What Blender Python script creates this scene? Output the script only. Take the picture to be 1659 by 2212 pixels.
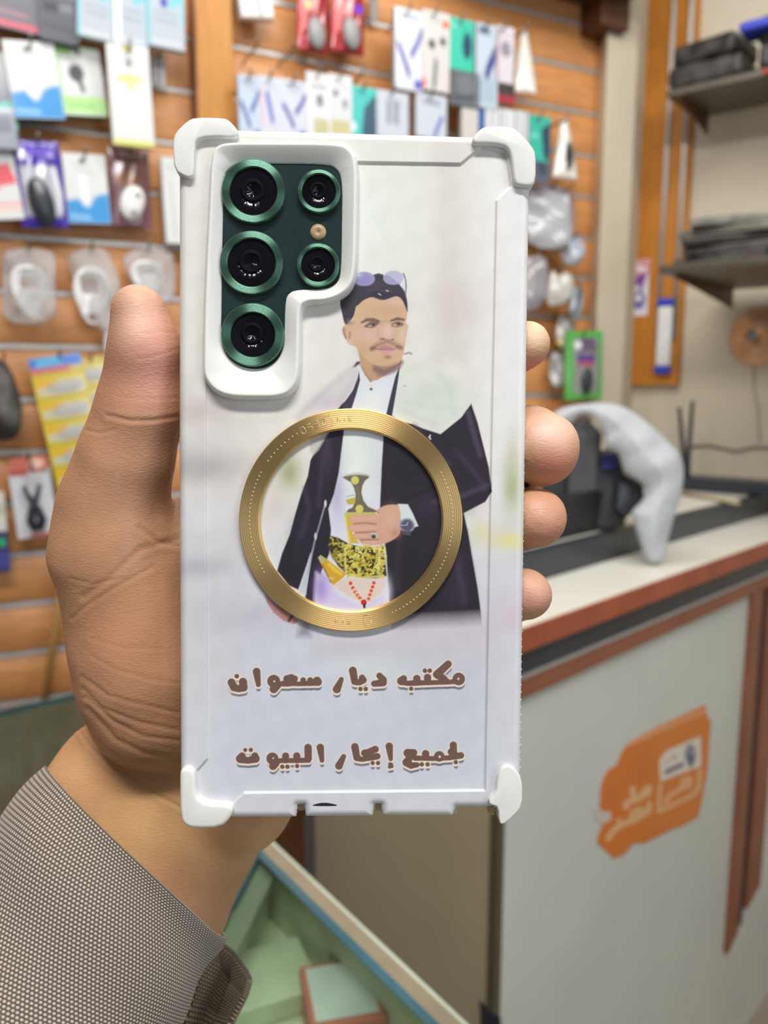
import bpy, bmesh, math, random
import numpy as np
from mathutils import Vector, Matrix
random.seed(7); rng = np.random.default_rng(7)
for o in list(bpy.data.objects): bpy.data.objects.remove(o)
SC = bpy.context.scene; COL = SC.collection
# ------------------------------------------------------------------ camera
W, H, F = 1659.0, 2212.0, 1750.0
PITCH = math.radians(9.0); CAMZ = 1.42
cam = bpy.data.cameras.new('camera'); cam_ob = bpy.data.objects.new('camera', cam); COL.objects.link(cam_ob)
cam_ob.location = (0, 0, CAMZ); cam_ob.rotation_euler = (math.pi/2 - PITCH, 0, 0)
cam.sensor_fit = 'VERTICAL'; cam.sensor_height = 36.0; cam.lens = 36.0*F/H; cam.clip_start = 0.01
cam.dof.use_dof = True; cam.dof.focus_distance = 0.199; cam.dof.aperture_fstop = 14.0
SC.camera = cam_ob
# ------------------------------------------------------------------ world, lights, exposure
SC.view_settings.view_transform = 'Standard'; SC.view_settings.look = 'None'
SC.view_settings.gamma = 1.0; SC.view_settings.exposure = 0.0; SC.view_settings.use_curve_mapping = False
wd = bpy.data.worlds.new('world'); SC.world = wd; wd.use_nodes = True
wd.node_tree.nodes['Background'].inputs[0].default_value = (0.93, 0.96, 1.0, 1)
wd.node_tree.nodes['Background'].inputs[1].default_value = 0.22
def area_light(name, loc, target, sx, sy, power, color):
    l = bpy.data.lights.new(name, 'AREA'); l.shape = 'RECTANGLE'; l.size = sx; l.size_y = sy; l.energy = power; l.color = color
    o = bpy.data.objects.new(name, l); COL.objects.link(o); o.location = loc
    o.rotation_euler = (Vector(target)-Vector(loc)).to_track_quat('-Z', 'Y').to_euler(); return o
area_light('ceiling_tube_light', (0.06, -0.55, 2.72), (0.03, 0.2, 1.4), 0.9, 0.16, 27, (1.0, 0.97, 0.92))
area_light('ceiling_tube_light', (-0.35, 0.95, 2.74), (-0.45, 1.6, 1.4), 1.2, 0.2, 12.5, (1.0, 0.98, 0.95))
area_light('ceiling_tube_light', (0.75, 1.0, 2.74), (0.9, 1.9, 1.1), 0.9, 0.2, 12, (1.0, 0.98, 0.94))
area_light('shop_front_light', (1.7, -1.3, 1.75), (0.0, 0.3, 1.35), 0.9, 1.2, 15, (0.86, 0.92, 1.0))
# ------------------------------------------------------------------ ray helpers (pixel of the photograph -> point of the place)
cp, sp = math.cos(PITCH), math.sin(PITCH)
def c2w(xc, yd, zc):                       # camera space (right, down, depth) -> world
    xc, yd, zc = np.broadcast_arrays(np.asarray(xc, float), np.asarray(yd, float), np.asarray(zc, float))
    return np.stack([xc, cp*zc - sp*yd, CAMZ - sp*zc - cp*yd], -1)
def rdir(u, v): return c2w((np.asarray(u, float)-W/2)/F, (np.asarray(v, float)-H/2)/F, 1.0) - np.array([0, 0, CAMZ])
def PX(u, v, d): return c2w((u-W/2)/F*d, (v-H/2)/F*d, d)
EYE = np.array([0, 0, CAMZ])
def hit(u, v, p0, n):
    r = rdir(u, v); t = ((np.asarray(p0)-EYE)@np.asarray(n))/(r@np.asarray(n)); return EYE + r*np.asarray(t)[..., None]
def hit_y(u, y): r = rdir(u, 829.); return EYE + r*(y/r[1])
HZ = H/2 - F*math.tan(PITCH)
# ------------------------------------------------------------------ object helpers
def tag(o, label=None, cat=None, group=None, kind=None):
    if label: o['label'] = label
    if cat: o['category'] = cat
    if group: o['group'] = group
    if kind: o['kind'] = kind
    return o
def empty(name, loc, label, cat, group=None):
    o = bpy.data.objects.new(name, None); COL.objects.link(o); o.location = [float(c) for c in loc]; o.empty_display_size = .02
    return tag(o, label, cat, group)
def link(name, me, mat, parent=None, smooth=False):
    o = bpy.data.objects.new(name, me); COL.objects.link(o)
    if mat and not me.materials: me.materials.append(mat)
    if parent:
        o.parent = parent; o.matrix_parent_inverse = (Matrix.Translation(parent.location) @ parent.rotation_euler.to_matrix().to_4x4()).inverted() if not parent.parent else Matrix()
    if smooth: me.polygons.foreach_set('use_smooth', [True]*len(me.polygons))
    return o
def npmesh(name, V, Fq, color=None, smooth=True):
    me = bpy.data.meshes.new(name); V = np.asarray(V, np.float32).reshape(-1, 3); Fq = np.asarray(Fq, np.int32)
    k = Fq.shape[1]; me.vertices.add(len(V)); me.vertices.foreach_set('co', V.ravel())
    me.loops.add(Fq.size); me.loops.foreach_set('vertex_index', Fq.ravel())
    me.polygons.add(len(Fq)); me.polygons.foreach_set('loop_start', np.arange(0, Fq.size, k, dtype=np.int32))
    try: me.polygons.foreach_set('loop_total', np.full(len(Fq), k, np.int32))
    except Exception: pass
    me.update(calc_edges=True); me.validate()
    if smooth: me.polygons.foreach_set('use_smooth', np.ones(len(me.polygons), bool))
    if color is not None:
        a = me.color_attributes.new('Print', 'FLOAT_COLOR', 'POINT')
        c = np.ones((len(V), 4), np.float32); c[:, :3] = color; a.data.foreach_set('color', c.ravel())
    return me
def bm_mesh(name, bm, recalc=True):
    if recalc: bmesh.ops.recalc_face_normals(bm, faces=bm.faces)
    me = bpy.data.meshes.new(name); bm.to_mesh(me); bm.free(); return me
def frame_box(bm, O, ax, ay, az, x0, x1, y0, y1, z0, z1):   # box in a local frame
    O = np.asarray(O, float); vs = []
    for z in (z0, z1):
        for x, y in ((x0, y0), (x1, y0), (x1, y1), (x0, y1)):
            vs.append(bm.verts.new((O + ax*x + ay*y + az*z).tolist()))
    for f in ((0, 1, 2, 3), (7, 6, 5, 4), (0, 4, 5, 1), (1, 5, 6, 2), (2, 6, 7, 3), (3, 7, 4, 0)):
        bm.faces.new([vs[i] for i in f])
def prism(bm, pts, off):                 # polygon (world pts) swept by vector off
    a = [bm.verts.new(list(map(float, p))) for p in pts]; b = [bm.verts.new([float(c) for c in np.asarray(p)+off]) for p in pts]
    n = len(a); bm.faces.new(a); bm.faces.new(b[::-1])
    for i in range(n): bm.faces.new((a[i], b[i], b[(i+1) % n], a[(i+1) % n]))
def tube(bm, pts, r, n=8, caps=True):
    pts = [np.asarray(p, float) for p in pts]; rings = []; rr = r if hasattr(r, '__len__') else [r]*len(pts); up = None
    for i, p in enumerate(pts):
        t = pts[min(i+1, len(pts)-1)] - pts[max(i-1, 0)]; t = t/ (np.linalg.norm(t)+1e-12)
        if up is None:
            up = np.cross(t, [0, 0, 1.]); 
            if np.linalg.norm(up) < .1: up = np.cross(t, [1., 0, 0])
        a = up - t*(up@t); a /= np.linalg.norm(a); up = a; b = np.cross(t, a)
        rings.append([bm.verts.new((p + rr[i]*(a*math.cos(2*math.pi*k/n)+b*math.sin(2*math.pi*k/n))).tolist()) for k in range(n)])
    for i in range(len(rings)-1):
        for k in range(n): bm.faces.new((rings[i][k], rings[i][(k+1) % n], rings[i+1][(k+1) % n], rings[i+1][k]))
    if caps: bm.faces.new(rings[0][::-1]); bm.faces.new(rings[-1])
def lathe_pts(prof, n, O, ax, ay, az):    # closed-profile lathe (r, z) about az
    V = []; m = len(prof)
    for k in range(n):
        c, s = math.cos(2*math.pi*k/n), math.sin(2*math.pi*k/n)
        for r, z in prof: V.append(O + ax*(r*c) + ay*(r*s) + az*z)
    Fq = [(k*m+i, ((k+1) % n)*m+i, ((k+1) % n)*m+(i+1) % m, k*m+(i+1) % m) for k in range(n) for i in range(m)]
    return np.array(V), np.array(Fq)
def bevel(o, w, seg=2):
    b = o.modifiers.new('bevel', 'BEVEL'); b.width = w; b.segments = seg; b.limit_method = 'ANGLE'; b.angle_limit = math.radians(35); return o
def lin(c):
    c = np.asarray(c, float)/255.0; return np.where(c <= .04045, c/12.92, ((c+.055)/1.055)**2.4)
# ------------------------------------------------------------------ materials
def nodes(name):
    m = bpy.data.materials.new(name); m.use_nodes = True; nt = m.node_tree; return m, nt, nt.nodes['Principled BSDF']
def plain(name, c, rough=.5, metal=0, noise=.06, scale=30, bump=0, spec=.5, stretch=None, coat=0, c2=None, detail=3):
    m, nt, b = nodes(name); L = lin(c); b.inputs['Roughness'].default_value = rough; b.inputs['Metallic'].default_value = metal
    b.inputs['Specular IOR Level'].default_value = spec
    if coat: b.inputs['Coat Weight'].default_value = coat
    tc = nt.nodes.new('ShaderNodeTexCoord'); mp = nt.nodes.new('ShaderNodeMapping'); nz = nt.nodes.new('ShaderNodeTexNoise')
    nt.links.new(tc.outputs['Object'], mp.inputs[0]); nt.links.new(mp.outputs[0], nz.inputs['Vector'])
    if stretch: mp.inputs['Scale'].default_value = stretch
    nz.inputs['Scale'].default_value = scale; nz.inputs['Detail'].default_value = detail
    rp = nt.nodes.new('ShaderNodeValToRGB'); rp.color_ramp.elements[0].position = .3; rp.color_ramp.elements[1].position = .7
    A = L*(1-noise*1.6); B = lin(c2) if c2 is not None else np.minimum(L*(1+noise), 1)
    rp.color_ramp.elements[0].color = (*A, 1); rp.color_ramp.elements[1].color = (*B, 1)
    nt.links.new(nz.outputs['Fac'], rp.inputs[0]); nt.links.new(rp.outputs[0], b.inputs['Base Color'])
    if bump:
        bp = nt.nodes.new('ShaderNodeBump'); bp.inputs['Strength'].default_value = bump; bp.inputs['Distance'].default_value = .002
        nt.links.new(nz.outputs['Fac'], bp.inputs['Height']); nt.links.new(bp.outputs[0], b.inputs['Normal'])
    return m
def printed(name, rough=.4, bump=0, scale=900, stretch=(1, 1, 1), coat=0):
    m, nt, b = nodes(name); a = nt.nodes.new('ShaderNodeAttribute'); a.attribute_name = 'Print'
    nt.links.new(a.outputs['Color'], b.inputs['Base Color']); b.inputs['Roughness'].default_value = rough
    if coat: b.inputs['Coat Weight'].default_value = coat; b.inputs['Coat Roughness'].default_value = .15
    if bump:
        tc = nt.nodes.new('ShaderNodeTexCoord'); mp = nt.nodes.new('ShaderNodeMapping'); nz = nt.nodes.new('ShaderNodeTexNoise')
        mp.inputs['Scale'].default_value = stretch; nz.inputs['Scale'].default_value = scale
        nt.links.new(tc.outputs['Object'], mp.inputs[0]); nt.links.new(mp.outputs[0], nz.inputs['Vector'])
        bp = nt.nodes.new('ShaderNodeBump'); bp.inputs['Strength'].default_value = bump; bp.inputs['Distance'].default_value = .0002
        nt.links.new(nz.outputs['Fac'], bp.inputs['Height']); nt.links.new(bp.outputs[0], b.inputs['Normal'])
    return m
def clear_plastic(name, c=(235, 238, 242), op=.35, rough=.15):
    m, nt, b = nodes(name); b.inputs['Base Color'].default_value = (*lin(c), 1); b.inputs['Roughness'].default_value = rough
    t = nt.nodes.new('ShaderNodeBsdfTransparent'); mx = nt.nodes.new('ShaderNodeMixShader'); nz = nt.nodes.new('ShaderNodeTexNoise')
    nz.inputs['Scale'].default_value = 40; rp = nt.nodes.new('ShaderNodeMapRange'); rp.inputs['To Min'].default_value = op*.6; rp.inputs['To Max'].default_value = min(1, op*1.4)
    nt.links.new(nz.outputs['Fac'], rp.inputs['Value']); nt.links.new(rp.outputs[0], mx.inputs[0])
    n3 = nt.nodes.new('ShaderNodeTexNoise'); n3.inputs['Scale'].default_value = 60; n3.inputs['Detail'].default_value = 3; n3.inputs['Distortion'].default_value = 1.5; bp = nt.nodes.new('ShaderNodeBump'); bp.inputs['Strength'].default_value = .7; bp.inputs['Distance'].default_value = .006; nt.links.new(n3.outputs['Fac'], bp.inputs['Height']); nt.links.new(bp.outputs[0], b.inputs['Normal'])
    nt.links.new(t.outputs[0], mx.inputs[1]); nt.links.new(b.outputs[0], mx.inputs[2])
    nt.links.new(mx.outputs[0], nt.nodes['Material Output'].inputs[0]); return m
M = dict(
 slat=plain('orange_wood_laminate', (206, 144, 88), .45, noise=.12, scale=14, stretch=(1, 1, 9)),
 slat_groove=plain('aluminium_groove', (190, 188, 186), .4, .4, noise=.05),
 pilaster=plain('ochre_wood_laminate', (190, 130, 52), .45, noise=.1, scale=12, stretch=(9, 9, 1)),
 pil_side=plain('shaded_reddish_wood', (140, 88, 62), .5, noise=.1, scale=12, stretch=(9, 9, 1)),  # pilaster's side face, its reddish shade put into the colour
 board=plain('orange_board_laminate', (190, 122, 40), .45, noise=.1, scale=12, stretch=(9, 9, 1)),
 darkwood=plain('dark_brown_wood', (92, 55, 28), .5, noise=.15, scale=12),
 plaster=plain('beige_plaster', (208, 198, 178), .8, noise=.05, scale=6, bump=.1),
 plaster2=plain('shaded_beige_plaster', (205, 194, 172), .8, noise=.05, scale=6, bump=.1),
 chrome=plain('chrome', (168, 165, 162), .34, 1.0, noise=.02),
 wire=plain('dull_metal_wire', (120, 118, 116), .35, .8),
 counter=plain('white_grey_laminate', (212, 216, 208), .45, noise=.03, scale=5),
 endpanel=plain('shaded_beige_laminate', (178, 166, 138), .5, noise=.04, scale=5),  # beige darkened for the shade on the counter's end face
 top=plain('white_worktop', (226, 226, 216), .35, noise=.03, scale=6),
 redtrim=plain('red_brown_trim', (172, 88, 58), .4, noise=.14, scale=9),
 browntrim=plain('brown_trim', (150, 92, 66), .45, noise=.12, scale=9),
 black=plain('black_plastic', (38, 40, 44), .45, noise=.15, scale=20),
 blackg=plain('dark_glossy_strip', (52, 56, 64), .3, noise=.1, scale=8),
 blackc=plain('black_rubber_mix', (30, 30, 30), .5, noise=.5, scale=26, c2=(78, 76, 72)),
 floor=plain('grey_tiled_floor', (150, 140, 125), .5, noise=.08, scale=4),
 ceiling=plain('white_ceiling', (225, 222, 214), .8),
 blue=plain('blue_plastic', (50, 70, 190), .4), white=plain('white_plastic', (232, 232, 232), .4, noise=.03),
 grey=plain('grey_plastic', (150, 150, 152), .4), copper=plain('rose_copper', (224, 176, 138), .32, .45, noise=.1, scale=25),
 red=plain('red_plastic', (200, 50, 40), .4), tan=plain('tan_wood_stick', (168, 128, 72), .5),
 card=printed('printed_card', .35), glossy=printed('printed_glossy_pouch', .2, coat=.4),
 bag=clear_plastic('clear_crinkled_plastic', (240, 242, 246), .42, .12), film=clear_plastic('milky_plastic_film', (236, 242, 250), .8, .4),
 blister=clear_plastic('clear_blister', (240, 240, 245), .2, .08),
)
# ------------------------------------------------------------------ painter: lays a flat print down on the vertices of a sheet
def seg_dist(X, Y, x0, y0, x1, y1):
    dx, dy = x1-x0, y1-y0; t = np.clip(((X-x0)*dx+(Y-y0)*dy)/(dx*dx+dy*dy+1e-12), 0, 1)
    return np.hypot(X-x0-t*dx, Y-y0-t*dy), t
def sd_poly(X, Y, pts):
    d = np.full(X.shape, 1e9); ins = np.zeros(X.shape, bool); n = len(pts)
    for i in range(n):
        x0, y0 = pts[i]; x1, y1 = pts[(i+1) % n]; dd, _ = seg_dist(X, Y, x0, y0, x1, y1); d = np.minimum(d, dd)
        if y0 != y1: ins ^= ((y0 > Y) != (y1 > Y)) & (X < (x1-x0)*(Y-y0)/(y1-y0)+x0)
    return np.where(ins, -d, d)
def chaikin(p, it=2):
    for _ in range(it):
        q = []
        for i in range(len(p)):
            a, b = np.array(p[i], float), np.array(p[(i+1) % len(p)], float); q += [tuple(a*.75+b*.25), tuple(a*.25+b*.75)]
        p = q
    return p
class Paint:
    def __init__(s, X, Y, base): s.X = X.ravel(); s.Y = Y.ravel(); s.C = np.tile(lin(base), (s.X.size, 1)); s.o = (0, 0, 1.)
    def at(s, ox, oy, k): s.o = (ox, oy, k); return s
    def tr(s, pts): ox, oy, k = s.o; return [(ox+p[0]/k, oy+p[1]/k) for p in pts]
    def _sel(s, x0, x1, y0, y1): return np.nonzero((s.X > x0) & (s.X < x1) & (s.Y > y0) & (s.Y < y1))[0]
    def _mix(s, i, a, c): s.C[i] = s.C[i]*(1-a[:, None]) + lin(c)*a[:, None]
    def poly(s, pts, c, soft=.8, a=1, rnd=0):
        p = s.tr(pts); p = chaikin(p, rnd) if rnd else p; xs, ys = zip(*p)
        i = s._sel(min(xs)-soft, max(xs)+soft, min(ys)-soft, max(ys)+soft)
        if len(i): s._mix(i, a*np.clip(.5-sd_poly(s.X[i], s.Y[i], p)/(2*soft), 0, 1), c)
    def stroke(s, pts, c, soft=.8, a=1, grow=0, dy=0, r=None):
        k = s.o[2]; q = s.tr(pts); R = [((pt[2] if len(pt) > 2 else r)/k)+grow for pt in pts]; q = [(x, y+dy) for x, y in q]
        m = max(R)+soft; xs, ys = zip(*q); i = s._sel(min(xs)-m, max(xs)+m, min(ys)-m, max(ys)+m)
        if not len(i): return
        X, Y = s.X[i], s.Y[i]; d = np.full(X.shape, 1e9)
        if len(q) == 1: d = np.hypot(X-q[0][0], Y-q[0][1])-R[0]
        for j in range(len(q)-1):
            dd, t = seg_dist(X, Y, *q[j], *q[j+1]); d = np.minimum(d, dd-(R[j]*(1-t)+R[j+1]*t))
        s._mix(i, a*np.clip(.5-d/(2*soft), 0, 1), c)
    def ell(s, cx, cy, rx, ry, c, soft=.12, a=1):
        (cx, cy), = s.tr([(cx, cy)]); rx /= s.o[2]; ry /= s.o[2]; i = s._sel(cx-rx*1.6, cx+rx*1.6, cy-ry*1.6, cy+ry*1.6)
        if len(i): d = np.hypot((s.X[i]-cx)/rx, (s.Y[i]-cy)/ry); s._mix(i, a*np.clip((1+soft-d)/(2*soft), 0, 1), c)
    def glow(s, cx, cy, rx, ry, c, a=1):
        (cx, cy), = s.tr([(cx, cy)]); rx /= s.o[2]; ry /= s.o[2]; i = s._sel(cx-rx*3, cx+rx*3, cy-ry*3, cy+ry*3)
        if len(i): s._mix(i, a*np.exp(-((s.X[i]-cx)/rx)**2-((s.Y[i]-cy)/ry)**2), c)
# ================================================================== THE ROOM
UP = np.array([0, 0, 1.])
A_ = hit_y(200, 1.62); B_ = hit_y(1283, 2.19)
WD = (B_-A_); WD[2] = 0; WD /= np.linalg.norm(WD); WN = np.array([WD[1], -WD[0], 0.])      # along the slat wall / out of it
W0 = A_.copy(); W0[2] = 0; s_end = (B_-A_)@WD
def wall_sz(u, v, out=0.0):
    p = hit(u, v, W0+WN*out, WN); q = p-W0; return float(q@WD), float(p[2])
# slat wall boards with grooves: profile (out, z) swept along the wall
prof = []; z = 0.39
while z < 2.75:
    prof += [(0.0, z+.009), (0.0, z+.093), (-.002, z+.095), (-.012, z+.095), (-.012, z+.105), (-.002, z+.105)]; z += .1
V = []; Fq = []
for s in (-1.6, s_end):
    V += [W0 + WD*s + WN*o_ + UP*zz for o_, zz in prof] + [W0+WD*s-WN*.03+UP*prof[-1][1], W0+WD*s-WN*.03+UP*prof[0][1]]
n = len(prof)+2
Fq = [(i, (i+1) % n, n+(i+1) % n, n+i) for i in range(n)]
wall = link('wall_back', npmesh('wall_back', V, Fq, smooth=False), M['slat']); tag(wall, kind='structure')
zs = 0.49
while zs < 2.7:
    bm = bmesh.new(); frame_box(bm, W0, WD, UP, WN, -1.6, s_end-.002, zs-.0045, zs+.0045, -.0115, -.001)
    frame_box(bm, W0, WD, UP, WN, -1.6, s_end-.002, zs-.0048, zs-.002, -.004, .0025)
    link('metal_strip', bm_mesh('metal_strip', bm), M['slat_groove'], wall); zs += .1
# pilaster
s0, _ = wall_sz(428, 200, .05); s1, _ = wall_sz(506, 200, .05)
bm = bmesh.new(); frame_box(bm, W0, WD, UP, WN, s0, s1, 0, 2.78, .001, .05)
pil = bevel(link('trim_1', bm_mesh('trim_1', bm), M['pilaster']), .002); tag(pil, kind='structure')
bm = bmesh.new(); frame_box(bm, W0, WD, UP, WN, s0-.003, s0-.0001, 0, 2.78, .001, .0495)
link('shaded_side', bm_mesh('shaded_side', bm), M['pil_side'], pil)
# beige pier in the corner
c1 = hit_y(1283, 2.12); c2 = hit_y(1344, 2.17); c3 = hit_y(1368, 2.34)
def flat(p): q = np.array(p, float); q[2] = 0; return q
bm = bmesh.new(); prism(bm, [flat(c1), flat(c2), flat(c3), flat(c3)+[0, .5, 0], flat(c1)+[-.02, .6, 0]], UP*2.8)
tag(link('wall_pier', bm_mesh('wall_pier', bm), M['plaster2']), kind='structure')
# right wall
RD = np.array([.773, -.635, 0]); RD /= np.linalg.norm(RD); RN = np.array([-RD[1], RD[0], 0.])*-1.0; R0 = flat(hit_y(1366, 2.335))
if RN@(EYE-R0) < 0: RN = -RN
bm = bmesh.new(); frame_box(bm, R0, RD, UP, RN, 0, 2.6, 0, 2.8, -.08, 0)
tag(link('wall_right', bm_mesh('wall_right', bm), M['plaster']), kind='structure')
bm = bmesh.new(); frame_box(bm, np.zeros(3), np.array([1., 0, 0]), np.array([0, 1., 0]), UP, -2.6, 3.2, -2.5, 4.2, -.17, -.12)
tag(link('floor', bm_mesh('floor', bm), M['floor']), kind='structure')
bm = bmesh.new(); frame_box(bm, np.zeros(3), np.array([1., 0, 0]), np.array([0, 1., 0]), UP, -2.6, 3.2, -2.5, 4.2, 2.8, 2.85)
tag(link('ceiling', bm_mesh('ceiling', bm), M['ceiling']), kind='structure')
def r_sz(u, v, out=0.0):
    p = hit(u, v, R0+RN*out, RN); return float((p-R0)@RD), float(p[2])
# dark bulkhead at the top of the back wall
a1 = wall_sz(1075, 2, .25); a2 = wall_sz(1250, 20, .25)
bm = bmesh.new(); frame_box(bm, W0, WD, UP, WN, wall_sz(1030, 0, .2)[0], s_end, wall_sz(1240, 38, .0)[1]+.03, 2.795, 0.002, .2)
frame_box(bm, W0, WD, UP, WN, s_end-.09, s_end-.003, wall_sz(1275, 85, .0)[1], wall_sz(1240, 38, .0)[1]+.05, .002, .08)
tag(bevel(link('trim_2', bm_mesh('trim_2', bm), M['darkwood']), .004), kind='structure')
# ================================================================== RIGHT WALL FITTINGS
bz = r_sz(1400, 832, .03)[1]
t = empty('shelf_board', R0+RD*.05+RN*.016+UP*bz, 'narrow orange wood board with chrome shelf channels on the beige wall', 'wall panel')
b0, b1 = .002, r_sz(1486, 400, .03)[0]
bm = bmesh.new(); frame_box(bm, R0, RD, UP, RN, b0, b1, bz, 2.79, .001, .03)
bevel(link('board', bm_mesh('board', bm), M['board'], t), .002)
for uu, ww in ((1437, .006), (1474, .006)):
    sc_ = r_sz(uu, 400, .035)[0]; bm = bmesh.new()
    for sgn in (-1, 1): frame_box(bm, R0, RD, UP, RN, sc_+sgn*ww*.55-.002, sc_+sgn*ww*.55+.002, bz+.12, 2.78, .0305, .040)
    frame_box(bm, R0, RD, UP, RN, sc_-ww*.5, sc_+ww*.5, bz+.12, 2.78, .0303, .033)
    bevel(link('shelf_channel', bm_mesh('shelf_channel', bm), M['chrome'], t), .0015)
# stickers and tube on the board
def unit_grid(nx, ny):
    gx, gy = np.meshgrid(np.linspace(0, 1, nx), np.linspace(0, 1, ny)); return gx, gy
def run_ops(P, ops):
    for o in ops:
        k = o[0]
        if k == 'r': P.poly([(o[1], o[2]), (o[3], o[2]), (o[3], o[4]), (o[1], o[4])], o[5], soft=.02)
        elif k == 'e': P.ell(o[1], o[2], o[3], o[4], o[5], soft=.15)
        elif k == 'p': P.poly(o[1], o[2], soft=.02)
        elif k == 's': P.stroke(o[1], o[3], soft=.02, r=o[2])
def print_slab(name, O, ax, ay, az, w, h, th, base, ops, mat, parent=None, edge=None, nx=26, ny=36, bulge=0.0, pinch=0.0, round_=0.0):
    """a slab centred on O (ay up), its front carries the print; bulge puffs the front"""
    gx, gy = unit_grid(nx, ny); P = Paint(gx, gy, base); run_ops(P, ops)
    lx = (gx.ravel()-.5)*w; ly = (.5-gy.ravel())*h; e = np.minimum(np.minimum(gx, 1-gx), np.minimum(gy, 1-gy)).ravel()
    px = lx*(1-pinch*(1-4*(gy.ravel()-.5)**2)*0 - pinch*(.5-abs(gy.ravel()-.5))*0)
    zf = th + bulge*np.sqrt(np.clip(np.sin(np.pi*gx.ravel())*np.sin(np.pi*gy.ravel()), 0, 1)) + bulge*.12*np.sin(gx.ravel()*17+gy.ravel()*9)*np.clip(e*8, 0, 1)
    Vf = O + np.outer(px, ax) + np.outer(ly, ay) + np.outer(zf, az)
    idx = np.arange(nx*ny).reshape(ny, nx)
    Fq = np.stack([idx[:-1, :-1].ravel(), idx[1:, :-1].ravel(), idx[1:, 1:].ravel(), idx[:-1, 1:].ravel()], 1)
    ring = np.concatenate([idx[0, :], idx[1:, -1], idx[-1, -2::-1], idx[-2:0:-1, 0]])
    Vb = Vf[ring] - np.outer(zf[ring], az); nb = len(Vf); m = len(ring)
    Vr = Vf[ring]                                  # split edge so the sides keep their own colour
    V = np.concatenate([Vf, Vr, Vb, [O]]); k = np.arange(m); k2 = (k+1) % m
    S = np.stack([nb+k, nb+k2, nb+m+k2, nb+m+k], 1)
    bk = np.stack([nb+m+k, nb+m+k2, np.full(m, nb+2*m), np.full(m, nb+2*m)], 1)
    C = np.concatenate([P.C, np.tile(lin(edge if edge is not None else base), (2*m+1, 1))])
    me = npmesh(name, V, np.concatenate([Fq, S]), C, smooth=False)
    return link(name, me, mat, parent)
s_, z_ = r_sz(1381, 622, .031)
o = print_slab('sticker', R0+RD*s_+UP*z_+RN*.0305, RD, UP, RN, .052, .150, .001, (226, 222, 232),
   [('r', 0, 0, 1, .3, (214, 150, 160)), ('s', [(.2, .12), (.8, .2)], .05, (235, 225, 235)), ('s', [(.3, .4), (.75, .3), (.6, .5)], .08, (120, 70, 160)), ('e', .5, .72, .35, .16, (90, 80, 170)), ('e', .5, .68, .16, .07, (235, 235, 240)), ('r', .1, .86, .9, .9, (200, 190, 220))], M['card'])
tag(o, 'small purple and white sticker low on the orange board', 'sticker')
s_, z_ = r_sz(1437, 727, .035); t = empty('wall_tube', R0+RD*s_+UP*z_+RN*.032, 'white upright tube with blue end caps on the orange board', 'tube')
bm = bmesh.new(); frame_box(bm, R0+RD*s_+UP*z_, RD, UP, RN, -.019, .019, -.080, .080, .0305, .052)
bevel(link('tube_body', bm_mesh('tube_body', bm), M['white'], t), .007, 3)
for sg in (-1, 1):
    bm = bmesh.new(); frame_box(bm, R0+RD*s_+UP*(z_+sg*.089), RD, UP, RN, -.021, .021, -.011, .011, .0303, .054)
    bevel(link('end_cap', bm_mesh('end_cap', bm), M['blue'], t), .006, 3)
# copper disc
s_, z_ = r_sz(1640, 728, .01); O = R0+RD*s_+UP*z_+RN*.001; t = empty('wall_disc', O, 'round copper coloured disc on the beige wall', 'wall ornament')
V, Fq = lathe_pts([(.001, 0), (.070, 0), (.074, .006), (.071, .011), (.064, .009), (.055, .013), (.03, .017), (.001, .018)], 64, O, RD, UP, RN)
link('disc_plate', npmesh('disc_plate', V, Fq), M['copper'], t)
V, Fq = lathe_pts([(.0005, 0), (.012, 0), (.013, .004), (.0005, .006)], 24, O-RD*.017+UP*.004+RN*.0165, RD, UP, RN)
link('hub', npmesh('hub', V, Fq), M['grey'], t)
for k in range(9):
    a = -math.pi*(.15+.7*k/8); V, Fq = lathe_pts([(.0003, 0), (.0055, 0), (.004, .003), (.0003, .004)], 12, O+RD*(.048*math.cos(a))+UP*(.048*math.sin(a))+RN*.0125, RD, UP, RN)
    link('stud', npmesh('stud', V, Fq), M['copper'], t)
bm = bmesh.new(); q0 = O-UP*.07+RD*-.01; tube(bm, [q0, q0-UP*.05+RD*.004+RN*.004, q0-UP*.12+RD*.02+RN*.003, q0-UP*.2+RD*.028+RN*.003], .0012, 6)
tag(link('hanging_wire', bm_mesh('hanging_wire', bm), M['wire'], smooth=True), 'thin dark wire hanging down the wall below the copper disc', 'wire')
# shelves
def wall_shelf(v_wall, v_wall2, uf, vf, label):
    zt = (r_sz(1490, v_wall)[1]+r_sz(1659, v_wall2)[1])/2
    p = hit(uf, vf, np.array([0, 0, zt]), UP); D = float((p-R0)@RN); sL = float((p-R0)@RD)
    t = empty('wall_shelf', R0+RD*(sL+.3)+RN*.03+UP*zt, label, 'shelf')
    bm = bmesh.new(); frame_box(bm, R0, RD, UP, RN, sL, sL+.95, zt, zt+.018, .042, D)
    bevel(link('shelf_panel', bm_mesh('shelf_panel', bm), M['darkshelf'], t), .003)
    for ds in (.03, .5):
        bm = bmesh.new(); a = R0+RD*(sL+ds)+UP*zt
        prism(bm, [a+RN*.042, a+RN*(D-.02), a+RN*(D-.02)-UP*.008, a+RN*.042-UP*.045], RD*.004)
        link('bracket', bm_mesh('bracket', bm), M['darkwood'], t)
    return zt+.0185, D, sL
M['darkshelf'] = plain('dark_grey_shelf_glass', (84, 78, 66), .35, noise=.08)
zt, D, sL = wall_shelf(268, 240, 1440, 212, 'upper dark shelf on the beige wall under black items')
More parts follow.
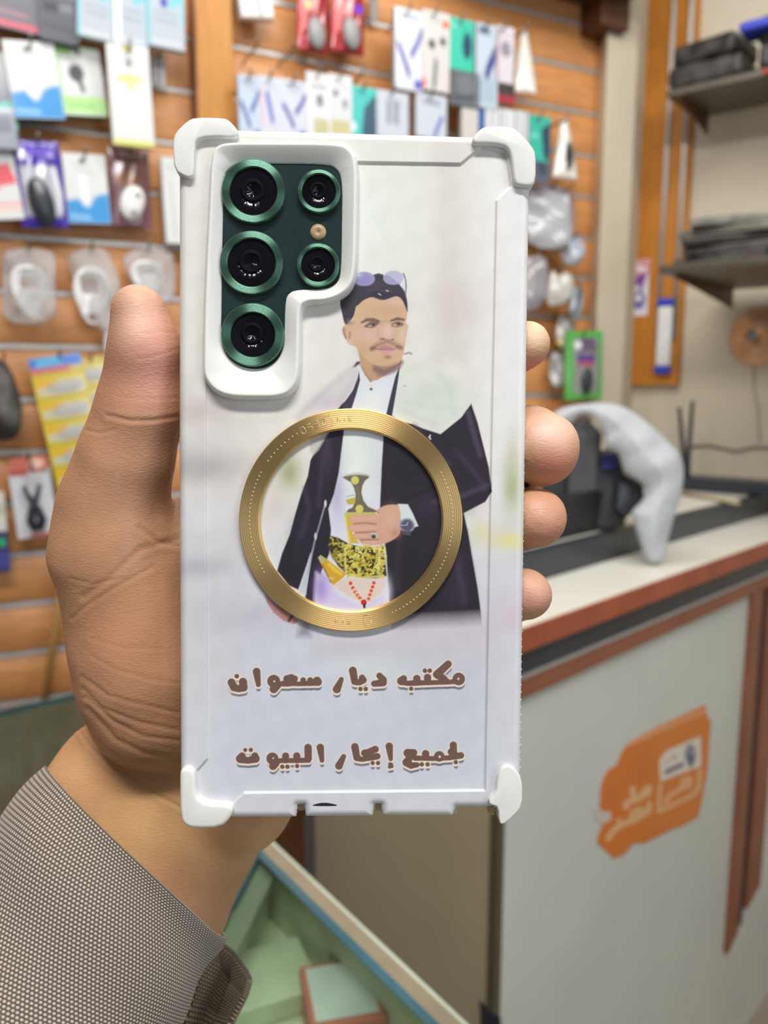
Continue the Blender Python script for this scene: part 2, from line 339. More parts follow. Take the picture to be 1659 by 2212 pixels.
def pad(name, mat, c, ax, ay, w, d, h, r, seed):
    bm = bmesh.new(); frame_box(bm, c, ax, ay, UP, -w/2, w/2, -d/2, d/2, 0, h)
    me = bm_mesh(name, bm); o = link(name, me, mat); bevel(o, r, 3); return o
items = [(.115, .10, .17, .15, .036, 0, 0), (.115, .10, .15, .14, .032, .036, .12), (.34, .1, .22, .15, .038, 0, -.06), (.33, .1, .20, .15, .040, .038, .08), (.60, .1, .24, .15, .045, 0, .04), (.58, .1, .22, .15, .042, .045, 0), (.60, .10, .2, .14, .03, .087, .05)]
nm = ['lowest black padded pouch at the left end of the upper shelf', 'black padded pouch lying on top of the lowest one, left end of the upper shelf', 'flat black case in the middle of the upper shelf', 'black case stacked on the middle case of the upper shelf', 'black box at the right end of the upper shelf', 'black box on another box at the right of the upper shelf', 'thin topmost black box at the frame edge on the upper shelf']
for (ds, dn, w, d, h, dz, rot), lb in zip(items, nm):
    h *= 1.5; dz *= 1.52; ds -= .035; dn -= .01
    ax = RD*math.cos(rot)+RN*math.sin(rot); ay = -RD*math.sin(rot)+RN*math.cos(rot)
    o = pad('black_case', M['blackc'], R0+RD*(sL+ds)+RN*(D-dn+.005)+UP*(zt+dz), ax, ay, w, d, h, .014, 1); tag(o, lb, 'case', 'black cases on the upper wall shelf')
bl = hit(1642, 102, R0+RN*(D-.02), RN); o = pad('blue_pouch', M['blue'], bl+UP*.026, RD, RN, .075, .08, .022, .008, 1); o.location.z += .0; tag(o, 'small bright blue pouch on top of the black boxes', 'pouch')
rl = hit(1655, 155, R0+RN*(D+.004), RN); V, Fq = lathe_pts([(.0005, 0), (.006, 0), (.005, .004), (.0005, .005)], 16, rl, RD, UP, RN); tag(link('red_knob', npmesh('red_knob', V, Fq), M['red']), 'small round red knob on the black boxes at the frame edge', 'knob')
zt, D, sL = wall_shelf(640, 622, 1422, 592, 'lower dark shelf on the beige wall under flat packs')
for k in range(10):
    col = random.choice([(62, 60, 56), (120, 118, 110), (84, 84, 84), (150, 146, 136), (48, 48, 48)]); rot = random.uniform(-.25, .25)
    ax = RD*math.cos(rot)+RN*math.sin(rot); ay = -RD*math.sin(rot)+RN*math.cos(rot); lv = k // 2 if k < 8 else 4; left = (k % 2 == 0)
    o = pad('flat_pack', plain('pack_tone_%d' % k, col, .3, noise=.3, scale=30), R0+RD*(sL+(.13 if left else .40)+random.uniform(-.015, .015))+RN*(D-.115)+UP*(zt+.0188*lv + (0 if k < 8 else .0005)), ax, ay, .21 if left else .24, .16, .0180, .004, 1)
    tag(o, 'flat plastic-wrapped pack, %s of the %s pile on the lower shelf' % (['lowest', 'second', 'third', 'fourth', 'topmost'][lv], 'left' if left else 'right'), 'pack', 'flat packs on the lower wall shelf')
# ================================================================== COUNTER
ZT = 1.10; P0 = np.array([0, 0, ZT])
E1 = hit(1185, 1338, P0, UP); E2 = hit(1659, 1170, P0, UP); CD = E2-E1; CD /= np.linalg.norm(CD); CN = np.array([CD[1], -CD[0], 0.])
if CN@(EYE-E1) < 0: CN = -CN
def csz(u, v, out=0.0): p = hit(u, v, E1+CN*out, CN); return float((p-E1)@CD), float(p[2])
sC = csz(1090, 1790, -.02)[0]; C0 = E1.copy(); C0[2] = 0; END = .42
FZ = -.12
ct = empty('service_counter', C0+CD*.5-CN*.2, 'white shop counter with red brown edge and orange sticker', 'counter')
bm = bmesh.new(); frame_box(bm, C0, CD, UP, CN, sC, 1.6, FZ, ZT-.105, -END, -.02)
link('front_panel', bm_mesh('front_panel', bm), M['counter'], ct)
bm = bmesh.new(); frame_box(bm, C0, CD, UP, CN, sC-.004, 1.6, ZT-.034, ZT, -.138, -.004)
bevel(link('worktop', bm_mesh('worktop', bm), M['top'], ct), .002)
bm = bmesh.new(); frame_box(bm, C0, CD, UP, CN, sC-.004, 1.6, ZT-.0345, ZT-.001, -.0038, 0)
frame_box(bm, C0, CD, UP, CN, sC-.008, sC-.0042, ZT-.0345, ZT-.001, -.138, 0)
bevel(link('red_edge', bm_mesh('red_edge', bm), M['redtrim'], ct), .001)
bm = bmesh.new(); frame_box(bm, C0, CD, UP, CN, sC, 1.6, ZT-.072, ZT-.0347, -END, -.012)
link('black_band', bm_mesh('black_band', bm), M['blackg'], ct)
bm = bmesh.new(); frame_box(bm, C0, CD, UP, CN, sC, 1.6, ZT-.0765, ZT-.0722, -.1, -.008)
link('metal_line', bm_mesh('metal_line', bm), M['slat_groove'], ct)
zb = csz(1124, 1491, -.01)[1]
bm = bmesh.new(); frame_box(bm, C0, CD, UP, CN, sC, 1.6, ZT-.107, ZT-.0767, -.1, -.010)
bevel(link('brown_rail', bm_mesh('brown_rail', bm), M['browntrim'], ct), .0015)
# vertical trims, broken off at the bottom
for (ua, ub, vb1, vb2, nm_) in ((1626, 1646, 2040, 2022, 'brown_stile'), (1662, 1690, 1990, 1996, 'brown_stile')):
    sa = csz(ua, 1320, -.01)[0]; sb = csz(ub, 1320, -.01)[0]; z1 = csz(1590, vb1, -.01)[1]; z2 = z1+.012
    bm = bmesh.new(); prism(bm, [C0+CD*sa+UP*z1-CN*.02, C0+CD*(sa+(sb-sa)*.3)+UP*(z1+.004)-CN*.02, C0+CD*(sa+(sb-sa)*.7)+UP*(z2+.008)-CN*.02, C0+CD*sb+UP*(z2+.01)-CN*.02, C0+CD*sb+UP*(ZT-.107)-CN*.02, C0+CD*sa+UP*(ZT-.107)-CN*.02], CN*.010)
    link(nm_, bm_mesh(nm_, bm), M['browntrim'], ct)
sa = csz(1646, 1320, -.01)[0]; sb = csz(1662, 1320, -.01)[0]; z1 = csz(1600, 2010, -.01)[1]
bm = bmesh.new(); frame_box(bm, C0, CD, UP, CN, sa, sb, z1, ZT-.107, -.0199, -.0175); link('dark_gap_strip', bm_mesh('dark_gap_strip', bm), M['blackg'], ct)
# end panel of the counter
bm = bmesh.new(); frame_box(bm, C0, CD, UP, CN, sC-.012, sC-.0002, FZ, ZT-.036, -END, -.035)
link('end_panel', bm_mesh('end_panel', bm), M['endpanel'], ct)
bm = bmesh.new(); frame_box(bm, C0, CD, UP, CN, sC-.014, sC+.0, FZ, ZT-.036, -.0348, -.0196); link('corner_post', bm_mesh('corner_post', bm), plain('dark_olive_metal', (92, 86, 66), .4), ct)
# raised back part
bm = bmesh.new(); frame_box(bm, C0, CD, UP, CN, sC, 1.6, ZT-.034, ZT+.050, -.16, -.1385)
bevel(link('dark_riser', bm_mesh('dark_riser', bm), M['blackg'], ct), .002)
bm = bmesh.new(); pr = [C0+CD*1.25-CN*.18, R0+RD*.9+RN*.004, R0+RD*.02+RN*.004, flat(c2)+[-.02, -.01, 0], C0+CD*(sC+.0)-CN*.56]
tw = (.006-float((C0-CN*.1605-R0)@RN))/float(CD@RN); qw = flat(C0+CD*tw-CN*.1605)
pr = [flat(C0+CD*(sC)-CN*.1605), qw, flat(R0+RD*.02+RN*.006), flat(c2)+[-.01, -.02, 0], flat(C0+CD*(sC)-CN*.62)]
prism(bm, [p+UP*(ZT+.02) for p in pr], UP*.030)
dk = bevel(link('back_desk', bm_mesh('back_desk', bm), M['top']), .002); tag(dk, 'pale raised desk top behind the counter, against the wall', 'desk')
zd = ZT+.0505
# orange sticker on the counter: torn outline
stk = [(1458/5.53, 120/5.53), (1480/5.53, 240/5.53), (1530/5.53, 330/5.53), (1490/5.53, 900/5.53), (1420/5.53, 1290/5.53), (1380/5.53, 1460/5.53), (1180/5.53, 1580/5.53), (1080/5.53, 1610/5.53), (720/5.53, 1790/5.53), (600/5.53, 1790/5.53), (480/5.53, 1920/5.53), (370/5.53, 1965/5.53), (270/5.53, 1870/5.53), (170/5.53, 1780/5.53), (170/5.53, 1700/5.53), (230/5.53, 1560/5.53), (140/5.53, 1500/5.53), (100/5.53, 1330/5.53), (190/5.53, 1380/5.53), (210/5.53, 1100/5.53), (240/5.53, 1000/5.53), (320/5.53, 880/5.53), (400/5.53, 840/5.53), (450/5.53, 700/5.53), (560/5.53, 560/5.53), (900/5.53, 380/5.53)]
stk = [(1260+x, 1500+y) for x, y in stk]
gx, gy = np.meshgrid(np.arange(1270, 1545, 1.6), np.arange(1515, 1862, 1.6)); sd = sd_poly(gx.ravel(), gy.ravel(), stk)
P = Paint(gx, gy, (226, 128, 44)).at(1260, 1500, 5.53)
P.glow(700, 900, 200, 300, (214, 112, 40), .6); P.glow(350, 1250, 130, 250, (216, 110, 52), .6)
P.stroke([(560, 590), (900, 430), (1440, 200)], (236, 170, 120), 2, r=22)
P.poly([(920, 1040), (910, 780), (1000, 670), (1400, 500), (1410, 850)], (232, 228, 216), 1.5)
P.ell(1280, 720, 62, 120, (104, 100, 132), .3); P.stroke([(1290, 640), (1250, 700), (1310, 760), (1280, 850)], (84, 80, 118), 1.5, r=20); P.ell(1285, 690, 25, 40, (170, 166, 184), .3)
P.stroke([(990, 930), (1090, 880), (1180, 840)], (84, 76, 104), 1.5, r=24); P.stroke([(985, 830), (1000, 800), (1090, 745)], (224, 190, 160), 1.5, r=16); P.ell(1095, 745, 26, 26, (205, 160, 130), .3)
LT = (236, 190, 140)
P.stroke([(920, 1090), (900, 1400), (1300, 1210), (1380, 1120), (1390, 900)], LT, 1.5, r=22)
P.stroke([(980, 1290), (1040, 1200), (1160, 1130), (1270, 1080), (1270, 1000), (1200, 1020), (1180, 1080)], LT, 1.5, r=24); P.stroke([(960, 1150), (975, 1180)], (214, 120, 50), 1, r=18)
P.stroke([(590, 1130), (610, 1260), (520, 1300), (510, 1340)], LT, 1.5, r=36); P.stroke([(610, 1260), (680, 1240), (730, 1150), (790, 1110), (780, 1180), (730, 1200)], LT, 1.5, r=30)
P.stroke([(300, 1720), (340, 1650), (440, 1560), (560, 1520), (640, 1480), (780, 1380)], LT, 1.5, r=34); P.stroke([(560, 1500), (600, 1400), (680, 1370), (700, 1440)], LT, 1.5, r=26); P.stroke([(790, 1300), (780, 1400)], LT, 1.5, r=26); P.stroke([(420, 1500), (450, 1580)], LT, 1.5, r=22)
P.poly([(100, 1320), (240, 1400), (330, 1400), (330, 1500), (200, 1570), (130, 1520)], (214, 206, 196), 1.5)
pos = hit(gx.ravel(), gy.ravel(), E1-CN*.0192, CN); ny, nx = gx.shape; idx = np.arange(nx*ny).reshape(ny, nx)
Fq = np.stack([idx[:-1, :-1].ravel(), idx[1:, :-1].ravel(), idx[1:, 1:].ravel(), idx[:-1, 1:].ravel()], 1); Fq = Fq[(sd[Fq] < 0).sum(1) >= 3]
stob = link('sticker', npmesh('sticker', pos, Fq, P.C, False), M['card']); tag(stob, 'torn orange sticker with white panel and pale lettering on the counter front', 'sticker')
sm = stob.modifiers.new('thickness', 'SOLIDIFY'); sm.thickness = .0005; sm.offset = -1
# dark peeled flake at the very bottom
p_ = hit(1062, 2190, C0+CD*(sC-.0125), CD); 
bm = bmesh.new(); prism(bm, [hit(u, v, C0+CD*(sC-.0125), CD) for u, v in ((1040, 2225), (1038, 2160), (1062, 2185), (1082, 2196), (1084, 2225))], -CD*.002)
link('peeled_flake', bm_mesh('peeled_flake', bm), M['blackg'], ct)
# ------------------------------------------------------------------ inflated shapes (bags, covers)
def inflate(name, outline, d, depth, mat, parent=None, step=6, crumple=.0, seed=1, rnd=2, tiltx=0, color=None, paint=None, both=True, edge_pow=.5):
    pts = chaikin(outline, rnd); xs, ys = zip(*pts)
    gx, gy = np.meshgrid(np.arange(min(xs)-step, max(xs)+step*2, step), np.arange(min(ys)-step, max(ys)+step*2, step)); X, Y = gx.ravel(), gy.ravel()
    s = sd_poly(X, Y, pts)
    # pull outside vertices onto the outline
    out = (s > 0) & (s < step*1.6)
    if out.any():
        best = np.full(out.sum(), 1e9); bx = X[out].copy(); by = Y[out].copy(); ox, oy = X[out].copy(), Y[out].copy()
        for i in range(len(pts)):
            x0, y0 = pts[i]; x1, y1 = pts[(i+1) % len(pts)]; dd, t = seg_dist(ox, oy, x0, y0, x1, y1); m = dd < best
            best[m] = dd[m]; bx[m] = (x0+t*(x1-x0))[m]; by[m] = (y0+t*(y1-y0))[m]
        X[out] = bx; Y[out] = by
    R = max(-s.min(), 1); h = np.clip(-s/R, 0, 1)**edge_pow; r_ = np.random.default_rng(seed)
    wv = sum(a*np.sin(X/fx+Y/fy+ph) for a, fx, fy, ph in [(r_.uniform(.3, 1), r_.choice([-1, 1])*r_.uniform(9, 30), r_.uniform(9, 30), r_.uniform(0, 6)) for _ in range(8)])/4
    base = d + tiltx*(X-np.mean(xs))/F*d
    zf = base - depth*h - crumple*wv*np.clip(h*3, 0, 1); zb = base + depth*h*.8
    ny, nx = gx.shape; idx = np.arange(nx*ny).reshape(ny, nx)
    Fq = np.stack([idx[:-1, :-1].ravel(), idx[1:, :-1].ravel(), idx[1:, 1:].ravel(), idx[:-1, 1:].ravel()], 1)
    ok = ((s[Fq] < step*1.6).all(1)) & ((s[Fq] < 0).any(1)); Fq = Fq[ok]
    Vf = c2w((X-W/2)/F*zf, (Y-H/2)/F*zf, zf); Vb = c2w((X-W/2)/F*zb, (Y-H/2)/F*zb, zb); n = len(X)
    V = np.concatenate([Vf, Vb]); FF = np.concatenate([Fq, Fq[:, ::-1]+n]) if both else Fq
    C = None
    if color is not None:
        Pn = Paint(X, Y, color); 
        if paint: paint(Pn)
        C = np.concatenate([Pn.C, Pn.C])
    me = npmesh(name, V, FF, C); bm = bmesh.new(); bm.from_mesh(me); bmesh.ops.delete(bm, geom=[v for v in bm.verts if not v.link_faces], context='VERTS')
    bmesh.ops.remove_doubles(bm, verts=bm.verts, dist=.00005); bm.to_mesh(me); bm.free(); me.polygons.foreach_set('use_smooth', [True]*len(me.polygons))
    return link(name, me, mat, parent)
# black machine with the plastic bag over it
FWD = np.array([0, cp, -sp]); pb = hit(1330, 1150, np.array([0, 0, ZT+.0505]), UP)+np.array([0, .012, 0]); dm = float((pb-EYE)@np.array([0, cp, -sp]))
def on_depth(pts, d): return [PX(u, v, d) for u, v in pts]
mc = empty('covered_machine', PX(1290, 1200, dm), 'angular black machine half covered by a plastic bag on the counter', 'machine')
bm = bmesh.new(); prism(bm, on_depth([(1130, 1144), (1135, 1000), (1150, 985), (1232, 925), (1262, 898), (1302, 935), (1298, 985), (1335, 975), (1352, 1030), (1390, 1040), (1394, 1080), (1350, 1125), (1352, 1138), (1300, 1145), (1235, 1144)], dm-.004), np.array([.01, .09, 0]))
bevel(link('machine_body', bm_mesh('machine_body', bm), M['black'], mc), .006, 3)
bm = bmesh.new(); prism(bm, on_depth([(1235, 930), (1262, 902), (1296, 938), (1288, 1060), (1225, 1075)], dm-.018), np.array([0, .01, 0]))
bevel(link('upper_cover', bm_mesh('upper_cover', bm), plain('charcoal_plastic', (74, 76, 80), .5), mc), .004, 2)
bm = bmesh.new(); prism(bm, on_depth([(1300, 982), (1332, 978), (1330, 1012), (1302, 1015)], dm-.014), np.array([0, .006, 0]))
link('blue_screen', bm_mesh('blue_screen', bm), plain('dark_blue_panel', (48, 52, 130), .3), mc)
bm = bmesh.new(); prism(bm, on_depth([(1336, 1040), (1390, 1045), (1392, 1075), (1352, 1118), (1330, 1100)], dm-.02), np.array([0, .012, 0]))
bevel(link('side_latch', bm_mesh('side_latch', bm), M['blackg'], mc), .004, 2)
bg = inflate('plastic_bag', [(1190, 892), (1235, 873), (1330, 868), (1385, 900), (1440, 950), (1478, 990), (1476, 1060), (1455, 1120), (1440, 1180), (1434, 1208), (1418, 1216), (1398, 1214), (1384, 1180), (1366, 1120), (1362, 1105), (1385, 1085), (1400, 1055), (1372, 1035), (1346, 1018), (1336, 972), (1304, 968), (1306, 930), (1262, 886), (1225, 925), (1180, 930)], dm-.058, .040, M['film'], step=4, crumple=.0045, seed=4)
tag(bg, 'milky translucent plastic bag draped over the black machine', 'plastic bag')
za = np.array([0, 0, ZT+.0505]); ba, bb = [float((hit(u, v, za, UP)-C0)@CD) for u, v in ((1120, 1195), (1338, 1150))]
bm = bmesh.new(); frame_box(bm, C0, CD, UP, CN, ba, bb, ZT+.0515, ZT+.125, -.20, -.163)
bevel(link('machine_base', bm_mesh('machine_base', bm), M['black'], mc), .006, 3)
# router
pr0 = hit(1480, 1052, np.array([0, 0, zd]), UP); dr = float((pr0-EYE)@FWD)
rt = empty('wifi_router', pr0, 'black router with two upright antennas on the desk behind the counter', 'router')
rA = pr0 + RD*.0; bm = bmesh.new(); frame_box(bm, flat(pr0), RD, UP, RN, -.02, .34, zd, zd+.034, -.02, .07)
bevel(link('router_body', bm_mesh('router_body', bm), M['blackg'], rt), .008, 3)
for (u0, v0, u1, v1) in ((1481, 1030, 1467, 880), (1484, 1030, 1496, 866)):
    a = hit(u0, v0, pr0+RN*.0, RN); b = hit(u1, v1, pr0+RN*.0, RN); bm = bmesh.new(); tube(bm, [a, a*.9+b*.1, b], [.0065, .0075, .0045], 10)
    link('antenna', bm_mesh('antenna', bm), M['blackg'], rt, True)
s_, z_ = r_sz(1560, 985, .012)
bm = bmesh.new(); tube(bm, [hit(u, v, R0+RN*.006, RN) for u, v in ((1495, 965), (1530, 962), (1560, 968), (1590, 975), (1630, 966), (1690, 968))], .003, 6)
tag(link('black_cable', bm_mesh('black_cable', bm), M['wire'], smooth=True), 'thin grey cable running along the wall behind the router', 'cable')
bm = bmesh.new(); a = hit(1475, 1070, np.array([0, 0, zd]), UP); b = hit(1595, 1092, np.array([0, 0, zd]), UP); tube(bm, [a+UP*.006, b+UP*.006], .006, 8)
tag(link('thin_rod', bm_mesh('thin_rod', bm), M['endpanel'], smooth=True), 'thin beige rod lying on the desk in front of the router', 'rod')
# dark brown cabinet behind the end of the counter
qa = flat(C0+CD*(sC-.012)-CN*.40)
bm = bmesh.new(); frame_box(bm, qa, CD, UP, CN, -.16, .0, FZ, .98, -.3, -.05)
tag(bevel(link('brown_cabinet', bm_mesh('brown_cabinet', bm), M['darkwood']), .003), 'dark brown wooden cabinet behind the beige counter end', 'cabinet')
# ================================================================== THE PHONE IN ITS PRINTED CASE
D0 = 0.197; SX, SY = 0.013, 0.0375          # slight turn and tilt of the phone
OC = np.array([(760-W/2)/F*D0, (1030-H/2)/F*D0, D0])      # camera space, y down
# plane: depth = D0 + SX*(x-x0) + SY*(y-y0)   (y down: lower end is farther)
ncam = np.array([SX, SY, -1.0]); ncam /= np.linalg.norm(ncam)
exc = np.array([1, 0, SX]); exc /= np.linalg.norm(exc); eyc = np.cross(exc, ncam); eyc = -eyc if eyc[1] > 0 else eyc   # up in image
def cv(v): return c2w(v[0], v[1], v[2]) - EYE
PO = c2w(*OC); PXa, PYa, PN = cv(exc), cv(eyc), cv(ncam)
def Lc(u, v, z=0.0):                        # pixel -> local metres on the plane raised by z
    r = np.stack([(np.asarray(u, float)-W/2)/F, (np.asarray(v, float)-H/2)/F, np.ones_like(np.asarray(u, float))], -1)
    o = OC + ncam*z; t = (o@ncam)/(r@ncam); p = r*np.asarray(t)[..., None] - OC; return p@exc, p@eyc
def PW(x, y, z): x, y, z = np.broadcast_arrays(x, y, z); return PO + x[..., None]*PXa + y[..., None]*PYa + z[..., None]*PN
mm = .001
ph = empty('smartphone', PO, 'smartphone in a white printed case with a gold ring, held up in a hand', 'smartphone')
def grid(u0, u1, v0, v1, st): return np.meshgrid(np.arange(u0, u1+st, st), np.arange(v0, v1+st, st))
def quads(shape):
    idx = np.arange(shape[0]*shape[1]).reshape(shape); return np.stack([idx[:-1, :-1].ravel(), idx[1:, :-1].ravel(), idx[1:, 1:].ravel(), idx[:-1, 1:].ravel()], 1)
def sm(x): x = np.clip(x, 0, 1); return x*x*(3-2*x)
outline = ([(384, 340), (388, 318), (400, 300), (430, 275), (510, 275), (770, 282), (1030, 290), (1095, 294), (1135, 325), (1146, 400), (1138, 900), (1126, 1690), (1112, 1735), (1072, 1752), (1066, 1748), (987, 1748), (980, 1767), (826, 1767), (822, 1742), (810, 1742), (806, 1768), (659, 1769), (655, 1743), (643, 1743), (639, 1770), (500, 1771), (440, 1760), (395, 1720), (387, 1680), (384, 1000)])
inner = chaikin([(447, 700), (560, 346), (995, 353), (1026, 327), (1040, 318), (1095, 330), (1104, 402), (1073, 432), (1061, 1000), (1048, 1708), (527, 1713), (500, 1738), (428, 1726), (425, 1665), (447, 1640), (445, 870)], 0)
ST = 1.3
GX, GY = grid(380, 1150, 268, 1776, ST); X, Y = GX.ravel(), GY.ravel()
P = Paint(GX, GY, (222, 221, 216))
# blurred backdrop of the printed photo
P.poly([(370, 1180), (1160, 1180), (1160, 1800), (370, 1800)], (203, 207, 220), 150)
P.poly([(370, 820), (500, 820), (520, 1500), (370, 1500)], (205, 202, 204), 60, .5)
P.poly([(935, 290), (1000, 290), (1005, 780), (940, 780)], (206, 198, 198), 22, .55)
P.poly([(1050, 280), (1160, 280), (1160, 1100), (1050, 1100)], (232, 233, 238), 30, .6)
P.glow(830, 470, 110, 130, (222, 232, 226), .6); P.glow(990, 660, 60, 50, (200, 186, 184), .4)
P.glow(430, 1010, 110, 40, (150, 146, 152), .6); P.poly([(380, 1090), (560, 1090), (520, 1190), (380, 1190)], (188, 186, 192), 30, .5); P.glow(430, 890, 90, 30, (196, 176, 172), .5); P.glow(420, 1225, 90, 24, (150, 146, 160), .45); P.glow(440, 1120, 90, 60, (228, 228, 232), .5)
P.glow(625, 1020, 26, 40, (150, 158, 96), .8); P.glow(595, 1090, 22, 40, (208, 190, 180), .5)
P.glow(1105, 1050, 22, 60, (150, 168, 100), .75); P.glow(1100, 1168, 40, 20, (222, 216, 110), .7); P.glow(1108, 980, 16, 50, (190, 186, 150), .5); P.glow(1040, 1150, 22, 24, (220, 214, 130), .5)
P.glow(560, 1330, 160, 40, (186, 178, 190), .5); P.glow(1100, 1330, 60, 50, (208, 188, 206), .6); P.glow(960, 1440, 120, 120, (190, 190, 200), .5); P.glow(800, 1440, 80, 60, (214, 222, 218), .5)
NAVY = (40, 35, 47); 
# shawl
P.at(640, 560, 3.607)
P.poly([(815, 840), (1000, 790), (1150, 880), (1290, 960), (1440, 1060), (1365, 1120), (1130, 1365), (990, 1320), (850, 1270), (735, 1230), (800, 950)], (214, 219, 211), 5)
P.glow(1050, 1050, 160, 120, (200, 209, 200), .5); P.glow(930, 900, 120, 60, (220, 222, 214), .7); P.stroke([(1120, 900), (1200, 1000), (1230, 1200)], (184, 198, 188), 8, .35, r=14)
P.poly([(470, 800), (380, 850), (250, 960), (60, 1130), (-20, 1230), (60, 1290), (345, 1180), (450, 1000), (500, 850)], (208, 204, 206), 6, .8)
P.glow(250, 1120, 110, 70, (190, 182, 206), .6); P.stroke([(440, 850), (300, 960), (120, 1120), (20, 1230)], (176, 174, 178), 10, .4, r=8); P.stroke([(470, 900), (380, 1050), (330, 1150)], (178, 172, 188), 10, .5, r=14)
# ---- coat and robe, inside the ring (crop frame)
P.at(500, 860, 2.676)
P.poly([(690, -10), (730, -10), (950, 60), (960, 640), (910, 900), (915, 1240), (1000, 1420), (520, 1420), (500, 1180), (600, 900), (540, 700), (620, 420), (650, 180)], (214, 218, 224), 1.5)
P.glow(720, 350, 90, 220, (226, 232, 226), .9); P.glow(610, 560, 45, 150, (170, 150, 206), .6); P.glow(610, 720, 50, 60, (208, 206, 236), .6)
P.poly([(925, 90), (960, 130), (1050, 150), (1110, 175), (1210, 207), (1330, 110), (1388, 30), (1425, 140), (1450, 240), (1490, 400), (1506, 540), (1470, 600), (1345, 665), (1370, 780), (1390, 900), (1425, 1100), (1445, 1250), (1450, 1340), (1200, 1350), (925, 1345), (915, 1200), (895, 900), (858, 640), (868, 400), (880, 200), (900, 80)], NAVY, 1.5)
P.poly([(890, 1300), (1500, 1270), (1500, 1500), (470, 1500), (470, 1375), (890, 1375)], (202, 198, 208), 20, 1)
P.poly([(905, -20), (950, -20), (915, 105), (895, 105)], NAVY, 1)
P.glow(1030, 420, 120, 120, (34, 34, 40), .7); P.glow(1200, 620, 160, 60, (58, 44, 62), .8); P.stroke([(1180, 600), (1350, 560), (1490, 500)], (84, 74, 92), 5, .5, r=14); P.stroke([(1370, 80), (1400, 200), (1440, 330)], (88, 80, 100), 5, .6, r=12); P.stroke([(1290, 300), (1400, 420), (1470, 520)], (72, 62, 84), 6, .5, r=12)
P.stroke([(900, 620), (1000, 590), (1150, 520), (1250, 500)], (30, 30, 36), 3, .7, r=9); P.glow(1030, 1000, 110, 170, (34, 32, 36), .8); P.glow(1300, 1050, 70, 160, (56, 46, 62), .6)
P.stroke([(1150, 215), (1143, 225), (1152, 235)], (200, 200, 206), .8, r=4)
# left side of coat
P.poly([(640, 30), (700, -10), (650, 185), (632, 330), (620, 430), (590, 560), (560, 640), (575, 760), (565, 900), (520, 1000), (500, 1130), (490, 1190), (440, 1190), (425, 1150), (450, 1000), (470, 870), (450, 920), (385, 1110), (330, 1085), (262, 1000), (290, 900), (335, 790), (370, 660), (400, 560), (440, 450), (455, 360), (490, 290), (530, 200), (600, 80)], NAVY, 1.5)
P.glow(560, 330, 50, 110, (64, 50, 70), .8); P.glow(400, 800, 60, 120, (40, 38, 50), .6); P.stroke([(500, 620), (520, 420), (560, 230)], (70, 58, 80), 5, .5, r=14)
P.poly([(455, 240), (520, 200), (560, 195), (500, 300), (470, 330), (450, 300)], (196, 192, 186), 3, .9)
P.stroke([(545, 600), (480, 830), (440, 1010), (420, 1080)], (150, 148, 165), 1.2, .8, r=5); P.ell(542, 610, 7, 20, (205, 205, 210), .3); P.ell(485, 800, 8, 20, (190, 190, 198), .3)
P.poly([(425, 1000), (455, 900), (430, 1140), (385, 1130)], (186, 190, 204), 2, .8)
P.poly([(400, 1285), (460, 1300), (455, 1380), (380, 1380)], (120, 112, 130), 8, .7)
P.poly([(500, 1010), (560, 1060), (540, 1200), (500, 1190), (480, 1150)], (120, 92, 170), 4, .8)
# viewer-left hand below the ring
P.poly([(190, 1140), (250, 1190), (330, 1240), (390, 1290), (360, 1310), (300, 1290), (240, 1240), (205, 1190)], (176, 128, 126), 1.5); P.stroke([(330, 1290), (350, 1260)], (90, 70, 80), 1, r=8); P.ell(480, 1325, 22, 16, (200, 190, 170), .3)
for q, c_, r_ in (([(1060, 160), (1130, 260), (1250, 380)], (74, 66, 86), 12), ([(1230, 230), (1300, 330), (1340, 430)], (30, 28, 36), 14), ([(1000, 700), (960, 900), (960, 1100)], (60, 52, 66), 14), ([(1120, 760), (1150, 950), (1170, 1200)], (30, 28, 36), 12), ([(1260, 700), (1300, 900), (1350, 1180)], (72, 62, 80), 14), ([(1350, 760), (1390, 1000), (1420, 1200)], (34, 30, 40), 10),
    ([(1240, 560), (1330, 600), (1420, 570)], (34, 30, 40), 10), ([(420, 520), (450, 640), (400, 800)], (72, 64, 84), 10), ([(350, 820), (330, 940), (350, 1040)], (30, 28, 36), 12), ([(590, 250), (600, 380), (580, 520)], (32, 28, 40), 9), ([(980, 60), (1080, 110), (1180, 150)], (196, 204, 196), 10), ([(1010, 20), (1150, 60), (1290, 50)], (198, 208, 198), 9)):
    P.stroke(q, c_, 7, .55, r=r_)
